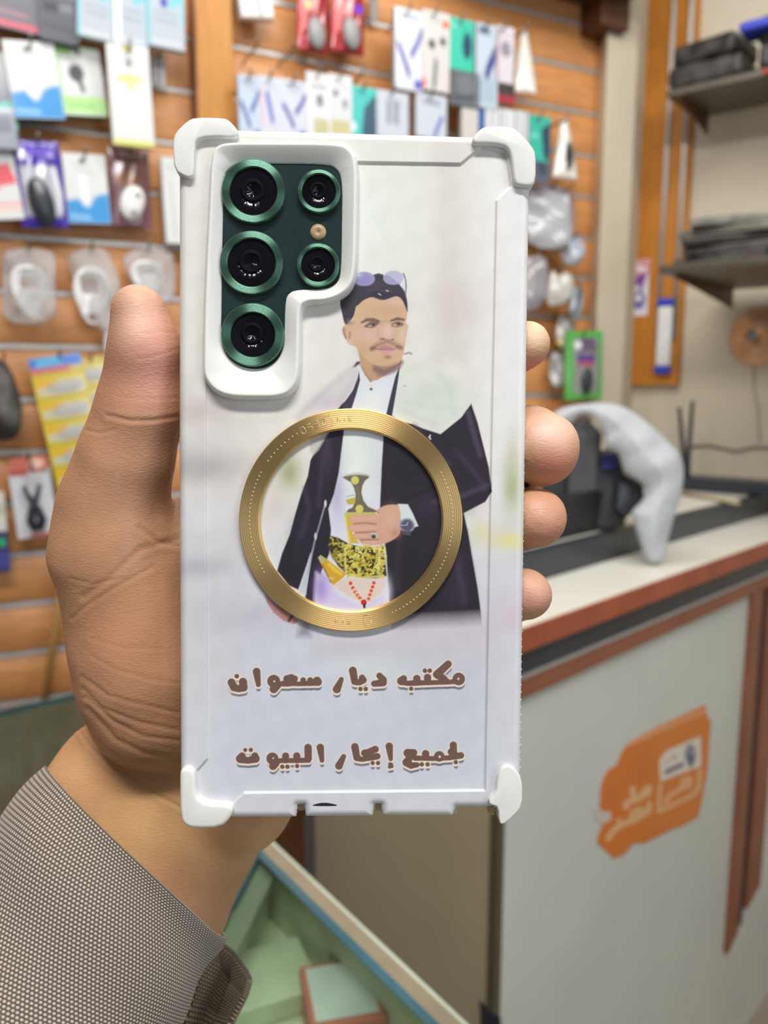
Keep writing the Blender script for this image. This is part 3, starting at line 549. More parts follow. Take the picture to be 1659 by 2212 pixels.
# ---- belt, dagger and hand
P.at(660, 1000, 5.925)
P.poly([(130, 1400), (300, 1500), (420, 1700), (720, 1830), (1000, 1700), (1080, 1880), (100, 1880)], (206, 198, 232), 5)
P.glow(200, 1600, 90, 200, (150, 120, 200), .7); P.glow(1040, 1650, 60, 160, (224, 220, 240), .7)
P.poly([(510, 1470), (720, 1490), (1000, 1460), (1010, 1560), (960, 1680), (860, 1770), (740, 1800), (600, 1740), (450, 1650), (340, 1570), (400, 1530)], (220, 202, 192), 2.5)
P.poly([(310, 930), (420, 960), (560, 1040), (720, 1080), (1000, 1075), (1020, 1250), (1040, 1450), (900, 1480), (700, 1470), (540, 1440), (420, 1330), (330, 1200), (290, 1080)], (60, 56, 34), 1.5)
rg = np.random.default_rng(3)
for k in range(210):                        # embroidered belt
    t_, s_ = rg.uniform(0, 1), rg.uniform(0, 1); x = 320+t_*690; top = 950+min(t_*2.6, 1)*110; bot = 1200+min(t_*3, 1)*260; y = top+s_*(bot-top)
    c_ = [(208, 196, 84), (190, 176, 60), (222, 214, 120), (176, 150, 60)][k % 4]; a_ = rg.uniform(0, 3.14); r_ = rg.uniform(14, 34)
    P.stroke([(x-r_*math.cos(a_), y-r_*.7*math.sin(a_)), (x, y+rg.uniform(-10, 10)), (x+r_*math.cos(a_), y+r_*.7*math.sin(a_))], c_, .7, .85 if t_ > .28 else .5, r=rg.uniform(9, 15))
for x in (650, 825): P.ell(x, 1135, 26, 16, (60, 54, 50), .4); P.ell(x, 1135, 14, 8, (216, 200, 150), .4)
P.stroke([(540, 1445), (720, 1470), (1000, 1450)], (214, 204, 110), 1, .8, r=14); P.stroke([(510, 1100), (505, 1300), (520, 1420)], (216, 206, 130), 1, .7, r=12); P.stroke([(950, 1090), (940, 1300), (930, 1420)], (226, 214, 140), 1, .7, r=14)
P.poly([(160, 1215), (190, 1185), (240, 1215), (520, 1425), (470, 1480), (350, 1570), (310, 1520), (200, 1300)], (206, 160, 48), 1.2); P.poly([(160, 1215), (190, 1185), (260, 1235), (200, 1290)], (176, 178, 130), 1.5); P.stroke([(215, 1310), (320, 1530)], (110, 86, 40), 1.2, .7, r=9)
P.stroke([(300, 1300), (380, 1380), (450, 1420)], (230, 200, 70), 2, .8, r=22); P.ell(330, 1480, 40, 16, (226, 200, 150), .5, .6)
P.poly([(495, 640), (905, 640), (880, 720), (600, 900), (690, 1035), (570, 1030), (530, 850)], (206, 176, 70), 1.3); P.stroke([(505, 655), (560, 1010)], (226, 200, 90), 1, r=12); P.poly([(500, 645), (880, 635), (860, 690), (520, 690)], (200, 186, 90), 1.2, .8)
P.poly([(470, 185), (530, 155), (640, 150), (780, 150), (820, 180), (760, 230), (725, 300), (715, 380), (740, 480), (800, 560), (910, 610), (900, 635), (520, 635), (540, 600), (600, 570), (630, 500), (640, 400), (620, 320), (580, 250)], (112, 102, 84), 1.3)
P.stroke([(500, 160), (650, 135), (800, 155)], (190, 190, 176), 1.5, .8, r=14); P.poly([(515, 470), (640, 440), (630, 520), (570, 540), (530, 520)], (186, 170, 70), 1.3); P.stroke([(530, 430), (620, 410)], (150, 144, 120), 1.2, .7, r=7); P.stroke([(660, 300), (680, 420), (670, 500)], (140, 130, 112), 2, .6, r=10)
P.ell(632, 222, 50, 54, (206, 202, 108), .15); P.ell(690, 590, 50, 54, (206, 196, 104), .15)
SK = (206, 162, 140)
P.poly([(930, 590), (1010, 545), (1120, 530), (1215, 545), (1225, 640), (1215, 800), (1220, 880), (1180, 950), (1060, 1020), (930, 1060), (760, 1045), (700, 1030), (700, 1000), (610, 960), (600, 920), (640, 890), (545, 870), (540, 820), (620, 790), (560, 740), (550, 700), (620, 670), (880, 660), (950, 655), (905, 620)], SK, 1.3, rnd=1)
P.glow(1100, 700, 90, 120, (214, 172, 148), .8); P.glow(1150, 900, 60, 60, (176, 128, 108), .6)
for q in ([(620, 780), (760, 770), (900, 785)], [(640, 895), (780, 890), (900, 880)], [(700, 985), (820, 985), (930, 980)]): P.stroke(q, (140, 92, 80), 1.6, .75, r=9)
for q in ([(600, 710), (760, 710), (900, 700)], [(580, 830), (760, 840), (880, 835)], [(660, 935), (780, 940)], [(760, 1020), (900, 1020)]): P.stroke(q, (222, 176, 158), 3, .6, r=16)
P.stroke([(905, 620), (935, 645)], (150, 110, 96), 1, .8, r=9); P.poly([(835, 890), (915, 895), (920, 970), (840, 965)], (190, 190, 180), 1); P.ell(872, 945, 30, 26, (70, 72, 66), .3)
P.poly([(1180, 525), (1310, 530), (1370, 640), (1445, 810), (1380, 830), (1220, 760), (1215, 620)], (206, 216, 216), 1.3); P.ell(1300, 800, 100, 92, (150, 150, 168), .12); P.ell(1300, 800, 78, 72, (84, 84, 108), .15); P.stroke([(1230, 800), (1300, 800), (1310, 760)], (190, 190, 205), .8, r=4); P.poly([(1215, 870), (1350, 870), (1340, 930), (1250, 920)], (80, 78, 90), 1.4)
for k in range(5):
    a_ = k/4.; P.stroke([(575+a_*120, 1545+a_*190+18*math.sin(a_*3))], (206, 74, 58), .9, r=24); P.stroke([(875-a_*70, 1540+a_*205)], (206, 74, 58), .9, r=22)
    P.stroke([(590+a_*110, 1580+a_*175)], (228, 196, 130), .9, .8, r=16); P.stroke([(866-a_*70, 1575+a_*190)], (228, 196, 130), .9, .8, r=15)
P.stroke([(745, 1790)], (196, 40, 44), 1, r=38); P.stroke([(752, 1820), (752, 1850)], (40, 34, 40), 1, r=16)
# ---- shirt collar, head
P.at(640, 560, 3.607)
P.poly([(500, 815), (575, 955), (640, 930), (815, 825), (800, 960), (760, 1220), (350, 1220), (420, 1080), (480, 960)], (216, 220, 230), 1.5)
P.glow(600, 1080, 90, 90, (226, 232, 228), .8); P.poly([(490, 870), (497, 940), (470, 1040), (425, 1180), (345, 1190), (370, 1120), (440, 1020), (475, 930)], (60, 56, 74), 1.2); P.poly([(440, 838), (470, 795), (500, 790), (500, 810), (460, 835)], (76, 68, 84), 2)
P.poly([(812, 800), (800, 900), (785, 1000), (745, 1230), (700, 1210), (735, 1060), (770, 920), (800, 840)], (58, 56, 74), 1.2); P.ell(583, 1010, 12, 11, (96, 92, 104), .4); P.stroke([(845, 735), (880, 725), (900, 735)], (110, 96, 80), 1.5, .8, r=6); P.ell(845, 985, 12, 7, (150, 150, 140), .5, .6)
P.poly([(475, 690), (820, 760), (815, 815), (640, 935), (580, 952), (540, 900), (500, 800)], (190, 152, 122), 1.2)
P.stroke([(500, 820), (540, 895), (582, 950)], (150, 112, 96), 1.5, .7, r=8)
P.stroke([(620, 850), (680, 880), (760, 850), (810, 800)], (116, 90, 88), 4, .8, r=26); P.stroke([(640, 900), (720, 880), (800, 835)], (140, 112, 104), 4, .6, r=18)
P.at(720, 580, 9.217)
FACE = [(420, 760), (560, 600), (780, 540), (960, 600), (1200, 540), (1390, 590), (1465, 780), (1475, 930), (1440, 1080), (1500, 1120), (1460, 1300), (1425, 1550), (1400, 1700), (1340, 1840), (1230, 1925), (1000, 1950), (840, 1920), (720, 1850), (580, 1740), (500, 1640), (440, 1540), (360, 1530), (290, 1470), (220, 1370), (172, 1230), (190, 1140), (260, 1100), (380, 1050), (420, 880)]
P.poly(FACE, (206, 172, 142), 1.2, rnd=1)
P.glow(1050, 820, 330, 150, (196, 160, 124), .6); P.glow(1250, 660, 200, 70, (216, 184, 172), .6); P.glow(700, 1320, 230, 140, (212, 176, 166), .8); P.glow(1380, 1330, 90, 160, (216, 188, 176), .8); P.glow(600, 1620, 120, 140, (196, 164, 124), .7); P.glow(940, 1840, 220, 70, (198, 166, 124), .7)
P.glow(1090, 1250, 90, 150, (218, 184, 180), .9)
P.poly([(240, 1115), (205, 1040), (165, 850), (125, 680), (160, 460), (240, 320), (330, 250), (420, 190), (620, 170), (850, 95), (960, 95), (1100, 180), (1240, 260), (1350, 330), (1440, 470), (1482, 680), (1485, 900), (1440, 760), (1370, 600), (1270, 540), (1180, 560), (1080, 600), (980, 622), (890, 600), (790, 555), (680, 580), (570, 640), (510, 710), (450, 740), (430, 840), (400, 960), (330, 1040), (280, 1100)], (58, 54, 68), 1.1, rnd=1)
P.glow(330, 1060, 70, 60, (140, 118, 116), .7); P.glow(900, 300, 220, 90, (78, 68, 84), .5); P.glow(950, 520, 160, 50, (40, 36, 48), .7); P.stroke([(700, 420), (850, 400), (1000, 440), (1150, 440)], (88, 74, 88), 3, .5, r=20)
P.stroke([(290, 250), (260, 370)], (150, 152, 176), 1.5, .7, r=24)
P.ell(615, 195, 212, 142, (150, 148, 190), .08); P.ell(600, 215, 150, 90, (136, 132, 184), .3, .7); P.glow(460, 110, 90, 60, (205, 208, 226), .7); P.ell(1200, 172, 202, 142, (182, 182, 212), .08); P.poly([(1000, 130), (1100, 120), (1330, 300), (1100, 300), (1010, 220)], (150, 146, 190), 1.2, .8)
P.stroke([(480, 320), (620, 335), (740, 325)], (100, 96, 120), 1, .7, r=8); P.stroke([(1090, 305), (1200, 315), (1330, 300)], (84, 80, 104), 1, .7, r=8); P.stroke([(830, 120), (900, 95), (980, 120)], (70, 72, 88), 1, .9, r=16)
P.stroke([(1400, 90), (1440, 200), (1450, 330), (1440, 500)], (110, 112, 118), 1, .9, r=15); P.poly([(1340, 330), (1400, 250), (1425, 300), (1425, 430)], (208, 216, 220), 1.2, .9)
for q in ([(900, 490), (950, 518)], [(1055, 425), (1095, 440)]): P.stroke(q, (226, 226, 232), .6, r=7)
# brows and eyes
P.stroke([(560, 1070, 18), (660, 1015, 34), (800, 1010, 36), (910, 1040, 24)], (104, 84, 80), 1.6, .9); P.stroke([(640, 1140, 22), (760, 1090, 50), (880, 1080, 34)], (92, 76, 76), 2, .85); P.stroke([(640, 1150, 8), (760, 1165, 12), (860, 1140, 8)], (76, 62, 66), 1.2, .8)
P.ell(735, 1135, 36, 16, (186, 168, 168), .5, .8); P.ell(800, 1115, 34, 28, (58, 48, 54), .4, .9)
P.stroke([(1150, 1030, 20), (1280, 990, 32), (1400, 1010, 24)], (98, 78, 78), 1.6, .9); P.stroke([(1170, 1100, 20), (1290, 1080, 42), (1380, 1100, 24)], (94, 76, 80), 2, .85); P.ell(1225, 1108, 34, 15, (200, 176, 172), .5, .8); P.ell(1300, 1100, 30, 26, (60, 50, 56), .4, .9); P.stroke([(1160, 1140, 8), (1280, 1150, 10), (1370, 1130, 8)], (84, 66, 70), 1.2, .8)
P.stroke([(940, 1080), (990, 1040), (1090, 1045)], (170, 130, 112), 4, .5, r=22); P.stroke([(900, 1240), (880, 1330), (930, 1390)], (186, 144, 134), 4, .5, r=20)
P.stroke([(935, 1400), (990, 1385), (1050, 1420), (1120, 1430), (1190, 1405)], (150, 104, 100), 2, .75, r=16); P.ell(985, 1398, 30, 14, (110, 72, 74), .5, .8); P.ell(1180, 1405, 24, 12, (120, 82, 84), .5, .7)
P.stroke([(760, 1590, 42), (850, 1530, 42), (990, 1470, 44), (1080, 1450, 30), (1180, 1480, 42), (1290, 1540, 42), (1350, 1570, 34)], (150, 110, 106), 5, .8); P.stroke([(770, 1590, 30), (830, 1570, 24)], (108, 78, 80), 3, .8); P.stroke([(1270, 1550, 24), (1350, 1570, 26)], (120, 88, 84), 3, .8)
P.poly([(860, 1598), (980, 1535), (1060, 1525), (1120, 1540), (1230, 1595), (1100, 1612), (960, 1610)], (186, 128, 132), 1.6); P.poly([(880, 1608), (1000, 1618), (1230, 1605), (1160, 1680), (1060, 1700), (960, 1670)], (208, 154, 160), 1.8); P.stroke([(850, 1600), (980, 1608), (1100, 1612), (1240, 1600)], (136, 84, 90), 1, .8, r=8)
P.glow(1090, 1755, 75, 40, (140, 98, 94), .8); P.glow(1250, 1700, 60, 60, (204, 170, 150), .6); P.stroke([(800, 1930), (900, 1965), (1100, 1950), (1260, 1880)], (148, 116, 104), 4, .7, r=20)
P.stroke([(205, 1190), (215, 1290), (250, 1370)], (168, 110, 104), 2, .8, r=22); P.stroke([(330, 1260), (325, 1380)], (150, 104, 84), 2, .7, r=18); P.glow(330, 1450, 60, 50, (214, 178, 164), .8); P.poly([(1440, 1110), (1490, 1100), (1500, 1140), (1460, 1180)], (206, 180, 176), 2, .8)
# ---- the two lines of lettering
BR_ = (112, 86, 78)
words = [((480, 1420, 6.144), [[(118, 340, 53), (150, 410, 50), (220, 425, 48), (280, 410, 52), (270, 335, 56)], [(188, 258, 31)], [(452, 198, 52), (475, 370, 33)], [(680, 325, 86)], [(715, 380, 62), (680, 430, 55)], [(855, 292, 48), (915, 290, 60), (960, 290, 42)], [(740, 365, 28), (860, 350, 48), (930, 350, 40), (1010, 362, 30), (1090, 355, 34), (1180, 358, 30), (1270, 350, 36)], [(1072, 310, 38), (1075, 350, 38)], [(1165, 312, 40), (1165, 350, 38)], [(1258, 322, 58), (1270, 335, 52)], [(1580, 300, 32), (1520, 432, 54)]]),
 ((740, 1420, 6.144), [[(135, 182, 52), (160, 330, 46), (220, 342, 40), (272, 310, 48), (258, 278, 42)], [(237, 428, 30)], [(307, 428, 30)], [(490, 252, 42), (540, 305, 48), (540, 345, 48), (420, 358, 42)], [(812, 290, 46), (780, 322, 56), (850, 352, 34), (970, 348, 38), (1100, 345, 34), (1300, 340, 32), (1430, 335, 32), (1545, 325, 40)], [(988, 290, 50), (988, 340, 42)], [(1130, 275, 50), (1132, 335, 42)], [(1405, 96, 48), (1255, 235, 54), (1340, 285, 46), (1390, 330, 40)], [(1545, 295, 84)], [(1095, 185, 31)], [(1160, 185, 31)], [(912, 425, 29)]]),
 ((500, 1590, 6.38), [[(140, 288, 52), (115, 325, 60), (220, 350, 44), (325, 322, 60), (318, 286, 50)], [(185, 203, 28)], [(262, 202, 30)], [(560, 322, 84)], [(600, 385, 58), (568, 428, 54)], [(640, 352, 34), (1060, 345, 36)], [(742, 287, 50), (742, 340, 48)], [(897, 285, 50), (897, 340, 46)], [(1052, 170, 52), (1056, 320, 50)], [(697, 435, 31)], [(768, 435, 31)], [(902, 425, 30)], [(1222, 168, 52), (1245, 348, 32)], [(1545, 292, 34), (1480, 422, 54)]]),
 ((750, 1590, 6.38), [[(105, 158, 52), (132, 310, 48), (200, 335, 34), (310, 308, 44), (415, 290, 45)], [(388, 192, 48), (290, 232, 44), (240, 245, 50), (310, 290, 42)], [(350, 383, 30)], [(425, 383, 30)], [(580, 152, 52), (600, 328, 30)], [(590, 398, 26), (615, 400, 20)], [(585, 438, 24), (620, 430, 22)], [(835, 245, 58), (920, 238, 48)], [(870, 300, 44), (820, 375, 58), (880, 418, 46), (965, 408, 36)], [(840, 260, 40), (940, 315, 38), (1060, 318, 34), (1200, 322, 34), (1400, 312, 36), (1570, 278, 46)], [(1083, 255, 52), (1086, 310, 42)], [(1272, 292, 74)], [(1466, 135, 50), (1468, 250, 48)], [(1432, 230, 46), (1490, 275, 52)], [(1030, 402, 31)], [(1110, 402, 31)], [(1500, 372, 30)]])]
for off, cl, gr, al in (((3, 9.5), (104, 100, 116), .3, .9), (None, (236, 222, 206), 2.0, 1), (0, BR_, .2, 1)):
    for (ox, oy, k), ss in words:
        P.at(ox, oy, k)
        for s_ in ss:
            if off: P.stroke([(p[0]+.4*k, p[1], p[2]) for p in s_], cl, .9, al, grow=-.6, dy=10)
            elif off is None:
                for dy in (0, 1.5, 3): P.stroke(s_, cl, .9, .95, grow=gr-.25*dy, dy=dy)
            else: P.stroke(s_, cl, .8, al, grow=gr)
P.at(480, 1420, 6.144).stroke([(688, 326, 12)], (220, 210, 200), .7); P.at(740, 1420, 6.144).stroke([(1540, 294, 14)], (220, 210, 200), .7); P.at(500, 1590, 6.38).stroke([(572, 317, 11)], (220, 210, 200), .7); P.at(750, 1590, 6.38).stroke([(1277, 296, 17)], (220, 210, 200), .7)
grain = 1+.012*(np.sin(X*.11+2*np.sin(Y*.043))+np.sin(Y*.09+X*.031))+rng.normal(0, .012, X.size); P.C *= grain[:, None]
# heights of the back panel
sdo = sd_poly(X, Y, outline); sdi = sd_poly(X, Y, inner); pxm = D0/F
edge = 20.0; a = np.clip((edge+sdo)/edge, 0, 1.25); Z = -(1-np.sqrt(np.clip(1-np.minimum(a, 1)**2, 0, 1)))*2.4*mm - np.clip(sdo, 0, 3)*mm
Z -= .6*mm*sm(.5 - sdi/3.6); 
Fq = quads(GX.shape); Fq = Fq[(sdo[Fq] < 0).all(1)]
keep_cam = None
lx, ly = Lc(X, Y); lz = Z
hole = chaikin([(350+x/3.351, 230+y/3.351) for x, y in [(437, 500), (480, 430), (560, 392), (700, 395), (1180, 398), (1262, 430), (1306, 510), (1304, 800), (1298, 1200), (1265, 1280), (1180, 1318), (980, 1320), (912, 1345), (890, 1410), (885, 1650), (875, 1750), (830, 1840), (750, 1890), (650, 1900), (550, 1875), (460, 1800), (418, 1700), (420, 1400), (428, 900)]], 2)
framo = chaikin([(350+x/3.351, 230+y/3.351) for x, y in [(332, 700), (345, 390), (375, 295), (460, 255), (800, 256), (1270, 258), (1370, 295), (1432, 400), (1426, 800), (1418, 1190), (1385, 1320), (1300, 1395), (1180, 1434), (1060, 1434), (1016, 1470), (1014, 1700), (1008, 1960), (960, 2070), (860, 2124), (660, 2126), (490, 2120), (375, 2075), (300, 1980), (288, 1880), (300, 1300)]], 2)
sdh = sd_poly(X, Y, hole); lz = np.where(sdh < 10, -1.2*mm, lz); Fq = Fq[(sdh[Fq] > -1).all(1)] if False else Fq[(sdh[Fq] > -12).any(1)]
M['print'] = printed('printed_case_back', .42, bump=.12, scale=700, stretch=(1, .35, 1))
tag(link('case_back', npmesh('case_back', PW(lx, ly, lz), Fq[:, ::-1], P.C), M['print'], ph), 'white back printed with a man in a dark coat and two lines of brown lettering')
# side wall of the case
M['case'] = plain('white_case_plastic', (228, 228, 226), .42, noise=.015, scale=60)
M['case_in'] = plain('case_inner_yellowed', (206, 186, 150), .5)
ol = np.array(outline); ox_, oy_ = Lc(ol[:, 0], ol[:, 1]); nb = len(ol)
rows = [(0.0, -2.2*mm), (0.12*mm, -4*mm), (0.12*mm, -9*mm), (-.8*mm, -11*mm)]
cx_, cy_ = ox_.mean(), oy_.mean(); V = []
for gr, z_ in rows:
    dn = np.hypot(ox_-cx_, oy_-cy_); V.append(PW(ox_+(ox_-cx_)/dn*gr, oy_+(oy_-cy_)/dn*gr, np.full(nb, z_)))
V = np.concatenate(V); k = np.arange(nb); k2 = (k+1) % nb
Fs = np.concatenate([np.stack([r*nb+k, r*nb+k2, (r+1)*nb+k2, (r+1)*nb+k], 1) for r in range(3)])
link('case_side', npmesh('case_side', V, Fs, None, False), M['case'], ph)
# phone body inside
bp_ = chaikin([(392, 300), (1128, 305), (1116, 1742), (396, 1744)], 0); bx, by = Lc(np.array([p[0] for p in bp_]), np.array([p[1] for p in bp_]))
bm = bmesh.new(); prism(bm, [PW(x, y, -2.6*mm) for x, y in zip(bx, by)], -PN*8.6*mm)
bevel(link('phone_body', bm_mesh('phone_body', bm), plain('black_glass_body', (24, 25, 28), .15), ph), .002, 3)
for u in (649, 817):
    a, b = Lc(np.array([u-6, u+6]), np.array([1746, 1762.])); bm = bmesh.new(); frame_box(bm, PO, PXa, PYa, PN, a[0], a[1], b[1], b[0]+.001, -9*mm, -3.2*mm)
    link('slot_lining', bm_mesh('slot_lining', bm), M['case_in'], ph)
for (u0, v0, u1, v1) in ((978, 1748, 990, 1766), (1060, 1752, 1072, 1770)):
    a, b = Lc(np.array([u0, u1]), np.array([v0, v1*1.])); bm = bmesh.new(); frame_box(bm, PO, PXa, PYa, PN, a[0], a[1], b[1], b[0], -8*mm, -2.6*mm)
    link('slot_lining', bm_mesh('slot_lining', bm), M['case_in'], ph)
# small port flap bump at the bottom
q = chaikin([(676, 1738), (700, 1733), (728, 1738), (728, 1741), (676, 1741)], 1); xx, yy = Lc(np.array([p[0] for p in q]), np.array([p[1] for p in q]))
bm = bmesh.new(); prism(bm, [PW(x, y, -.35*mm) for x, y in zip(xx, yy)], PN*.0004); link('port_slit', bm_mesh('port_slit', bm), M['black'], ph)
# grip dots along the right side
bm = bmesh.new()
for i, v in enumerate(np.arange(560, 1700, 16.5)):
    u = 1143.5-(v-400)*.0138+.3*math.sin(i*2.1); x, y = Lc(np.array(u), np.array(float(v))); c = PW(x, y, np.array(-2.4*mm))
    bmesh.ops.create_icosphere(bm, subdivisions=1, radius=.0003, matrix=Matrix.Translation(c.tolist()))
link('grip_texture', bm_mesh('grip_texture', bm), M['case'], ph, True)
# corner bumpers
bumps = [((350, 230, 3.351), [(82, 240), (100, 190), (185, 105), (245, 82), (445, 85), (490, 105), (548, 170), (552, 205), (520, 232), (400, 222), (275, 232), (238, 270), (235, 500), (205, 518), (170, 515), (90, 465), (80, 300)]),
 ((750, 230, 3.351), [(902, 250), (915, 215), (960, 165), (1010, 142), (1180, 145), (1240, 180), (1335, 285), (1366, 340), (1366, 535), (1335, 585), (1245, 578), (1205, 560), (1190, 400), (1170, 320), (1130, 285), (1000, 272), (920, 278)]),
 ((360, 1380, 2.074), [(58, 620), (62, 585), (90, 572), (118, 582), (130, 615), (132, 685), (148, 715), (180, 735), (280, 738), (302, 758), (290, 798), (245, 846), (120, 850), (80, 835), (60, 800)]),
 ((360, 1380, 2.074), [(1484, 600), (1510, 568), (1545, 568), (1580, 605), (1593, 650), (1592, 745), (1556, 790), (1502, 834), (1488, 818), (1484, 750), (1455, 742), (1440, 735), (1448, 712), (1476, 690)])]
for (ox, oy, k_), q in bumps:
    pts = chaikin([(ox+x/k_, oy+y/k_) for x, y in q], 1); xx, yy = Lc(np.array([p[0] for p in pts]), np.array([p[1] for p in pts]), 1.2*mm)
    bm = bmesh.new(); prism(bm, [PW(x, y, 1.7*mm) for x, y in zip(xx, yy)], -PN*13.2*mm)
    o = link('corner_bumper', bm_mesh('corner_bumper', bm), M['case'], ph, True); b = bevel(o, .0011, 4); b.modifiers['bevel'].angle_limit = math.radians(50)
# raised camera frame
GX2, GY2 = grid(428, 786, 296, 874, 1.2); X2, Y2 = GX2.ravel(), GY2.ravel(); so = -sd_poly(X2, Y2, framo); sh = sd_poly(X2, Y2, hole)
Zf = np.where(so < 10, -1.0*mm + 3.3*mm*np.sqrt(np.clip(1-(1-np.clip(so, 0, 10)/10)**2, 0, 1)), 2.3*mm)
tt = np.clip((np.maximum(so, 0)-11)/(np.maximum(so-11, 0)+np.clip(sh, 0, 200)+1e-3), 0, 1); Zf = np.where(so >= 11, 2.3*mm - 2.3*mm*tt**1.15, Zf)
Zf = np.where(sh < 0, -.0*mm - np.clip(-sh, 0, 4)*.35*mm, Zf)
Ff = quads(GX2.shape); Ff = Ff[((so[Ff] > -1.2).all(1)) & ((sh[Ff] > -4.5).all(1))]
fx, fy = Lc(X2, Y2, 1.0*mm)
link('camera_frame', npmesh('camera_frame', PW(fx, fy, Zf), Ff[:, ::-1]), M['case'], ph)
# camera glass, rings, lenses
gh = [(350+x/3.351, 230+y/3.351) for x, y in [(405, 360), (1330, 370), (1330, 1345), (915, 1345), (912, 1930), (395, 1930)]]; xx, yy = Lc(np.array([p[0] for p in gh]), np.array([p[1] for p in gh]))
bm = bmesh.new(); prism(bm, [PW(x, y, -.30*mm) for x, y in zip(xx, yy)], -PN*1.5*mm)
link('camera_glass', bm_mesh('camera_glass', bm), plain('dark_green_glass', (30, 48, 50), .22, noise=.08, scale=90), ph)
def radial(name, c, rough=.25, rings=2600, metal=1, bump=.25):
    m, nt, b = nodes(name); b.inputs['Base Color'].default_value = (*lin(c), 1); b.inputs['Metallic'].default_value = metal; b.inputs['Roughness'].default_value = rough
    a = nt.nodes.new('ShaderNodeAttribute'); a.attribute_name = 'Radius'; s = nt.nodes.new('ShaderNodeMath'); s.operation = 'MULTIPLY'; s.inputs[1].default_value = rings*2*math.pi
    w = nt.nodes.new('ShaderNodeMath'); w.operation = 'SINE'; bp = nt.nodes.new('ShaderNodeBump'); bp.inputs['Strength'].default_value = bump; bp.inputs['Distance'].default_value = .00006
    nt.links.new(a.outputs['Fac'], s.inputs[0]); nt.links.new(s.outputs[0], w.inputs[0]); nt.links.new(w.outputs[0], bp.inputs['Height']); nt.links.new(bp.outputs[0], b.inputs['Normal'])
    b.inputs['Anisotropic'].default_value = .9; b.inputs['Anisotropic Rotation'].default_value = .25; tn = nt.nodes.new('ShaderNodeTangent'); tn.direction_type = 'UV_MAP'; nt.links.new(tn.outputs[0], b.inputs['Tangent'])
    return m
def ring(name, prof, n, u, v, z, mat, parent):
    x, y = Lc(np.array(float(u)), np.array(float(v)), z); O = PW(x, y, np.array(z)); V, Fq = lathe_pts([(r, h) for r, h in prof], n, O, PXa, PYa, PN)
    me = npmesh(name, V, Fq); r = np.tile([p[0] for p in prof], n).astype(np.float32); a = me.attributes.new('Radius', 'FLOAT', 'POINT'); a.data.foreach_set('value', r)
    uv = me.uv_layers.new(name='UVMap'); m = len(prof); li = np.zeros(len(me.loops), np.int32); me.loops.foreach_get('vertex_index', li)
    co = np.stack([(li//m)/n, np.array([p[0] for p in prof])[li % m]*40], 1).astype(np.float32)
    q_ = co.reshape(-1, 4, 2); wr = (q_[:, :, 0].max(1)-q_[:, :, 0].min(1)) > .5; q_[wr, :, 0] = np.where(q_[wr, :, 0] < .5, q_[wr, :, 0]+1, q_[wr, :, 0]); uv.data.foreach_set('uv', q_.ravel())
    o = link(name, me, mat, parent); 
    return o
GREEN = radial('green_anodised_ring', (100, 142, 124), .36, 3300, bump=.25); GOLD = radial('brushed_gold_ring', (232, 196, 134), .4, 2100, bump=.2)
M['lens'] = plain('black_lens_glass', (8, 9, 14), .12, noise=.5, scale=60, c2=(20, 18, 30), spec=.25)
k1 = D0/F
for (u, v, R, r) in ((548.5, 416.5, 67, 50), (544.6, 570, 67, 50.5), (547, 725, 67, 47), (689.3, 416.5, 45.5, 35.5), (687.2, 574.7, 45.5, 35.5)):
    R *= k1; r *= k1; h = 1.35*mm
    rg_ = ring('lens_ring', [(r, -.6*mm), (R, -.6*mm), (R, h-.30*mm), (R-.01*mm, h-.26*mm), (R-.2*mm, h-.03*mm), (R-.24*mm, h), (R-.27*mm, h), (r+.27*mm, h), (r+.24*mm, h), (r+.2*mm, h-.03*mm), (r+.01*mm, h-.3*mm), (r, h-.34*mm)], 128, u, v, 0, GREEN, ph)
    tag(rg_, 'green ring around a camera lens')
    ring('lens_glass', [(.000001, -.2*mm), (r+.02*mm, -.2*mm), (r+.02*mm, h-.75*mm), (r*.96, h-.72*mm), (r*.9, h-.71*mm), (.000001, h-.69*mm)], 64, u, v, 0, M['lens'], rg_)
    rr = r*.52; ring('inner_lens', [(rr*.55, h-.70*mm), (rr, h-.70*mm), (rr, h-.675*mm), (rr*.55, h-.67*mm)], 48, u-2, v-3, 0, plain('inner_lens_tint', (14, 14, 24), .6, spec=.05), rg_)
ring('flash', [(.000001, -.3*mm), (17*k1, -.3*mm), (17*k1, -.1*mm), (10*k1, .05*mm), (.000001, .08*mm)], 40, 687.2, 501, 0, plain('flash_diffuser', (176, 150, 112), .35, noise=.15, scale=300), ph)
# gold ring
Ro, Ri = 241*k1, 196*k1; h = 1.25*mm
gr_ = ring('magnet_ring', [(Ri, -.5*mm), (Ro, -.5*mm), (Ro, h-.25*mm), (Ro-.01*mm, h-.21*mm), (Ro-.18*mm, h-.03*mm), (Ro-.21*mm, h), (Ro-.24*mm, h), (Ri+.5*mm, h), (Ri+.46*mm, h), (Ri+.42*mm, h-.03*mm), (Ri+.02*mm, h-.4*mm), (Ri, h-.45*mm)], 256, 758.5, 1124, -.42*mm, GOLD, ph); tag(gr_, 'flat brushed gold metal ring')
gx0, gy0 = Lc(np.array(758.5), np.array(1124.), .8*mm); rd = 219*k1; bm = bmesh.new(); bm.from_mesh(gr_.data); n_old = len(bm.faces)
spans = [(28, 33), (-62, 30), (150, 214), (-72, -50), (118, 148)]
for a0, a1 in ((-66, 30), (122, 146), (152, 212)):
    for a_ in np.arange(a0, a1, 2.35 if a0 != 122 else 2.8):
        t_ = math.radians(a_); c = PW(np.array(gx0+rd*math.cos(t_)), np.array(gy0+rd*math.sin(t_)), np.array(h-.42*mm+.0*mm))
        bmesh.ops.create_icosphere(bm, subdivisions=1, radius=.00021, matrix=Matrix.Translation(c.tolist()))
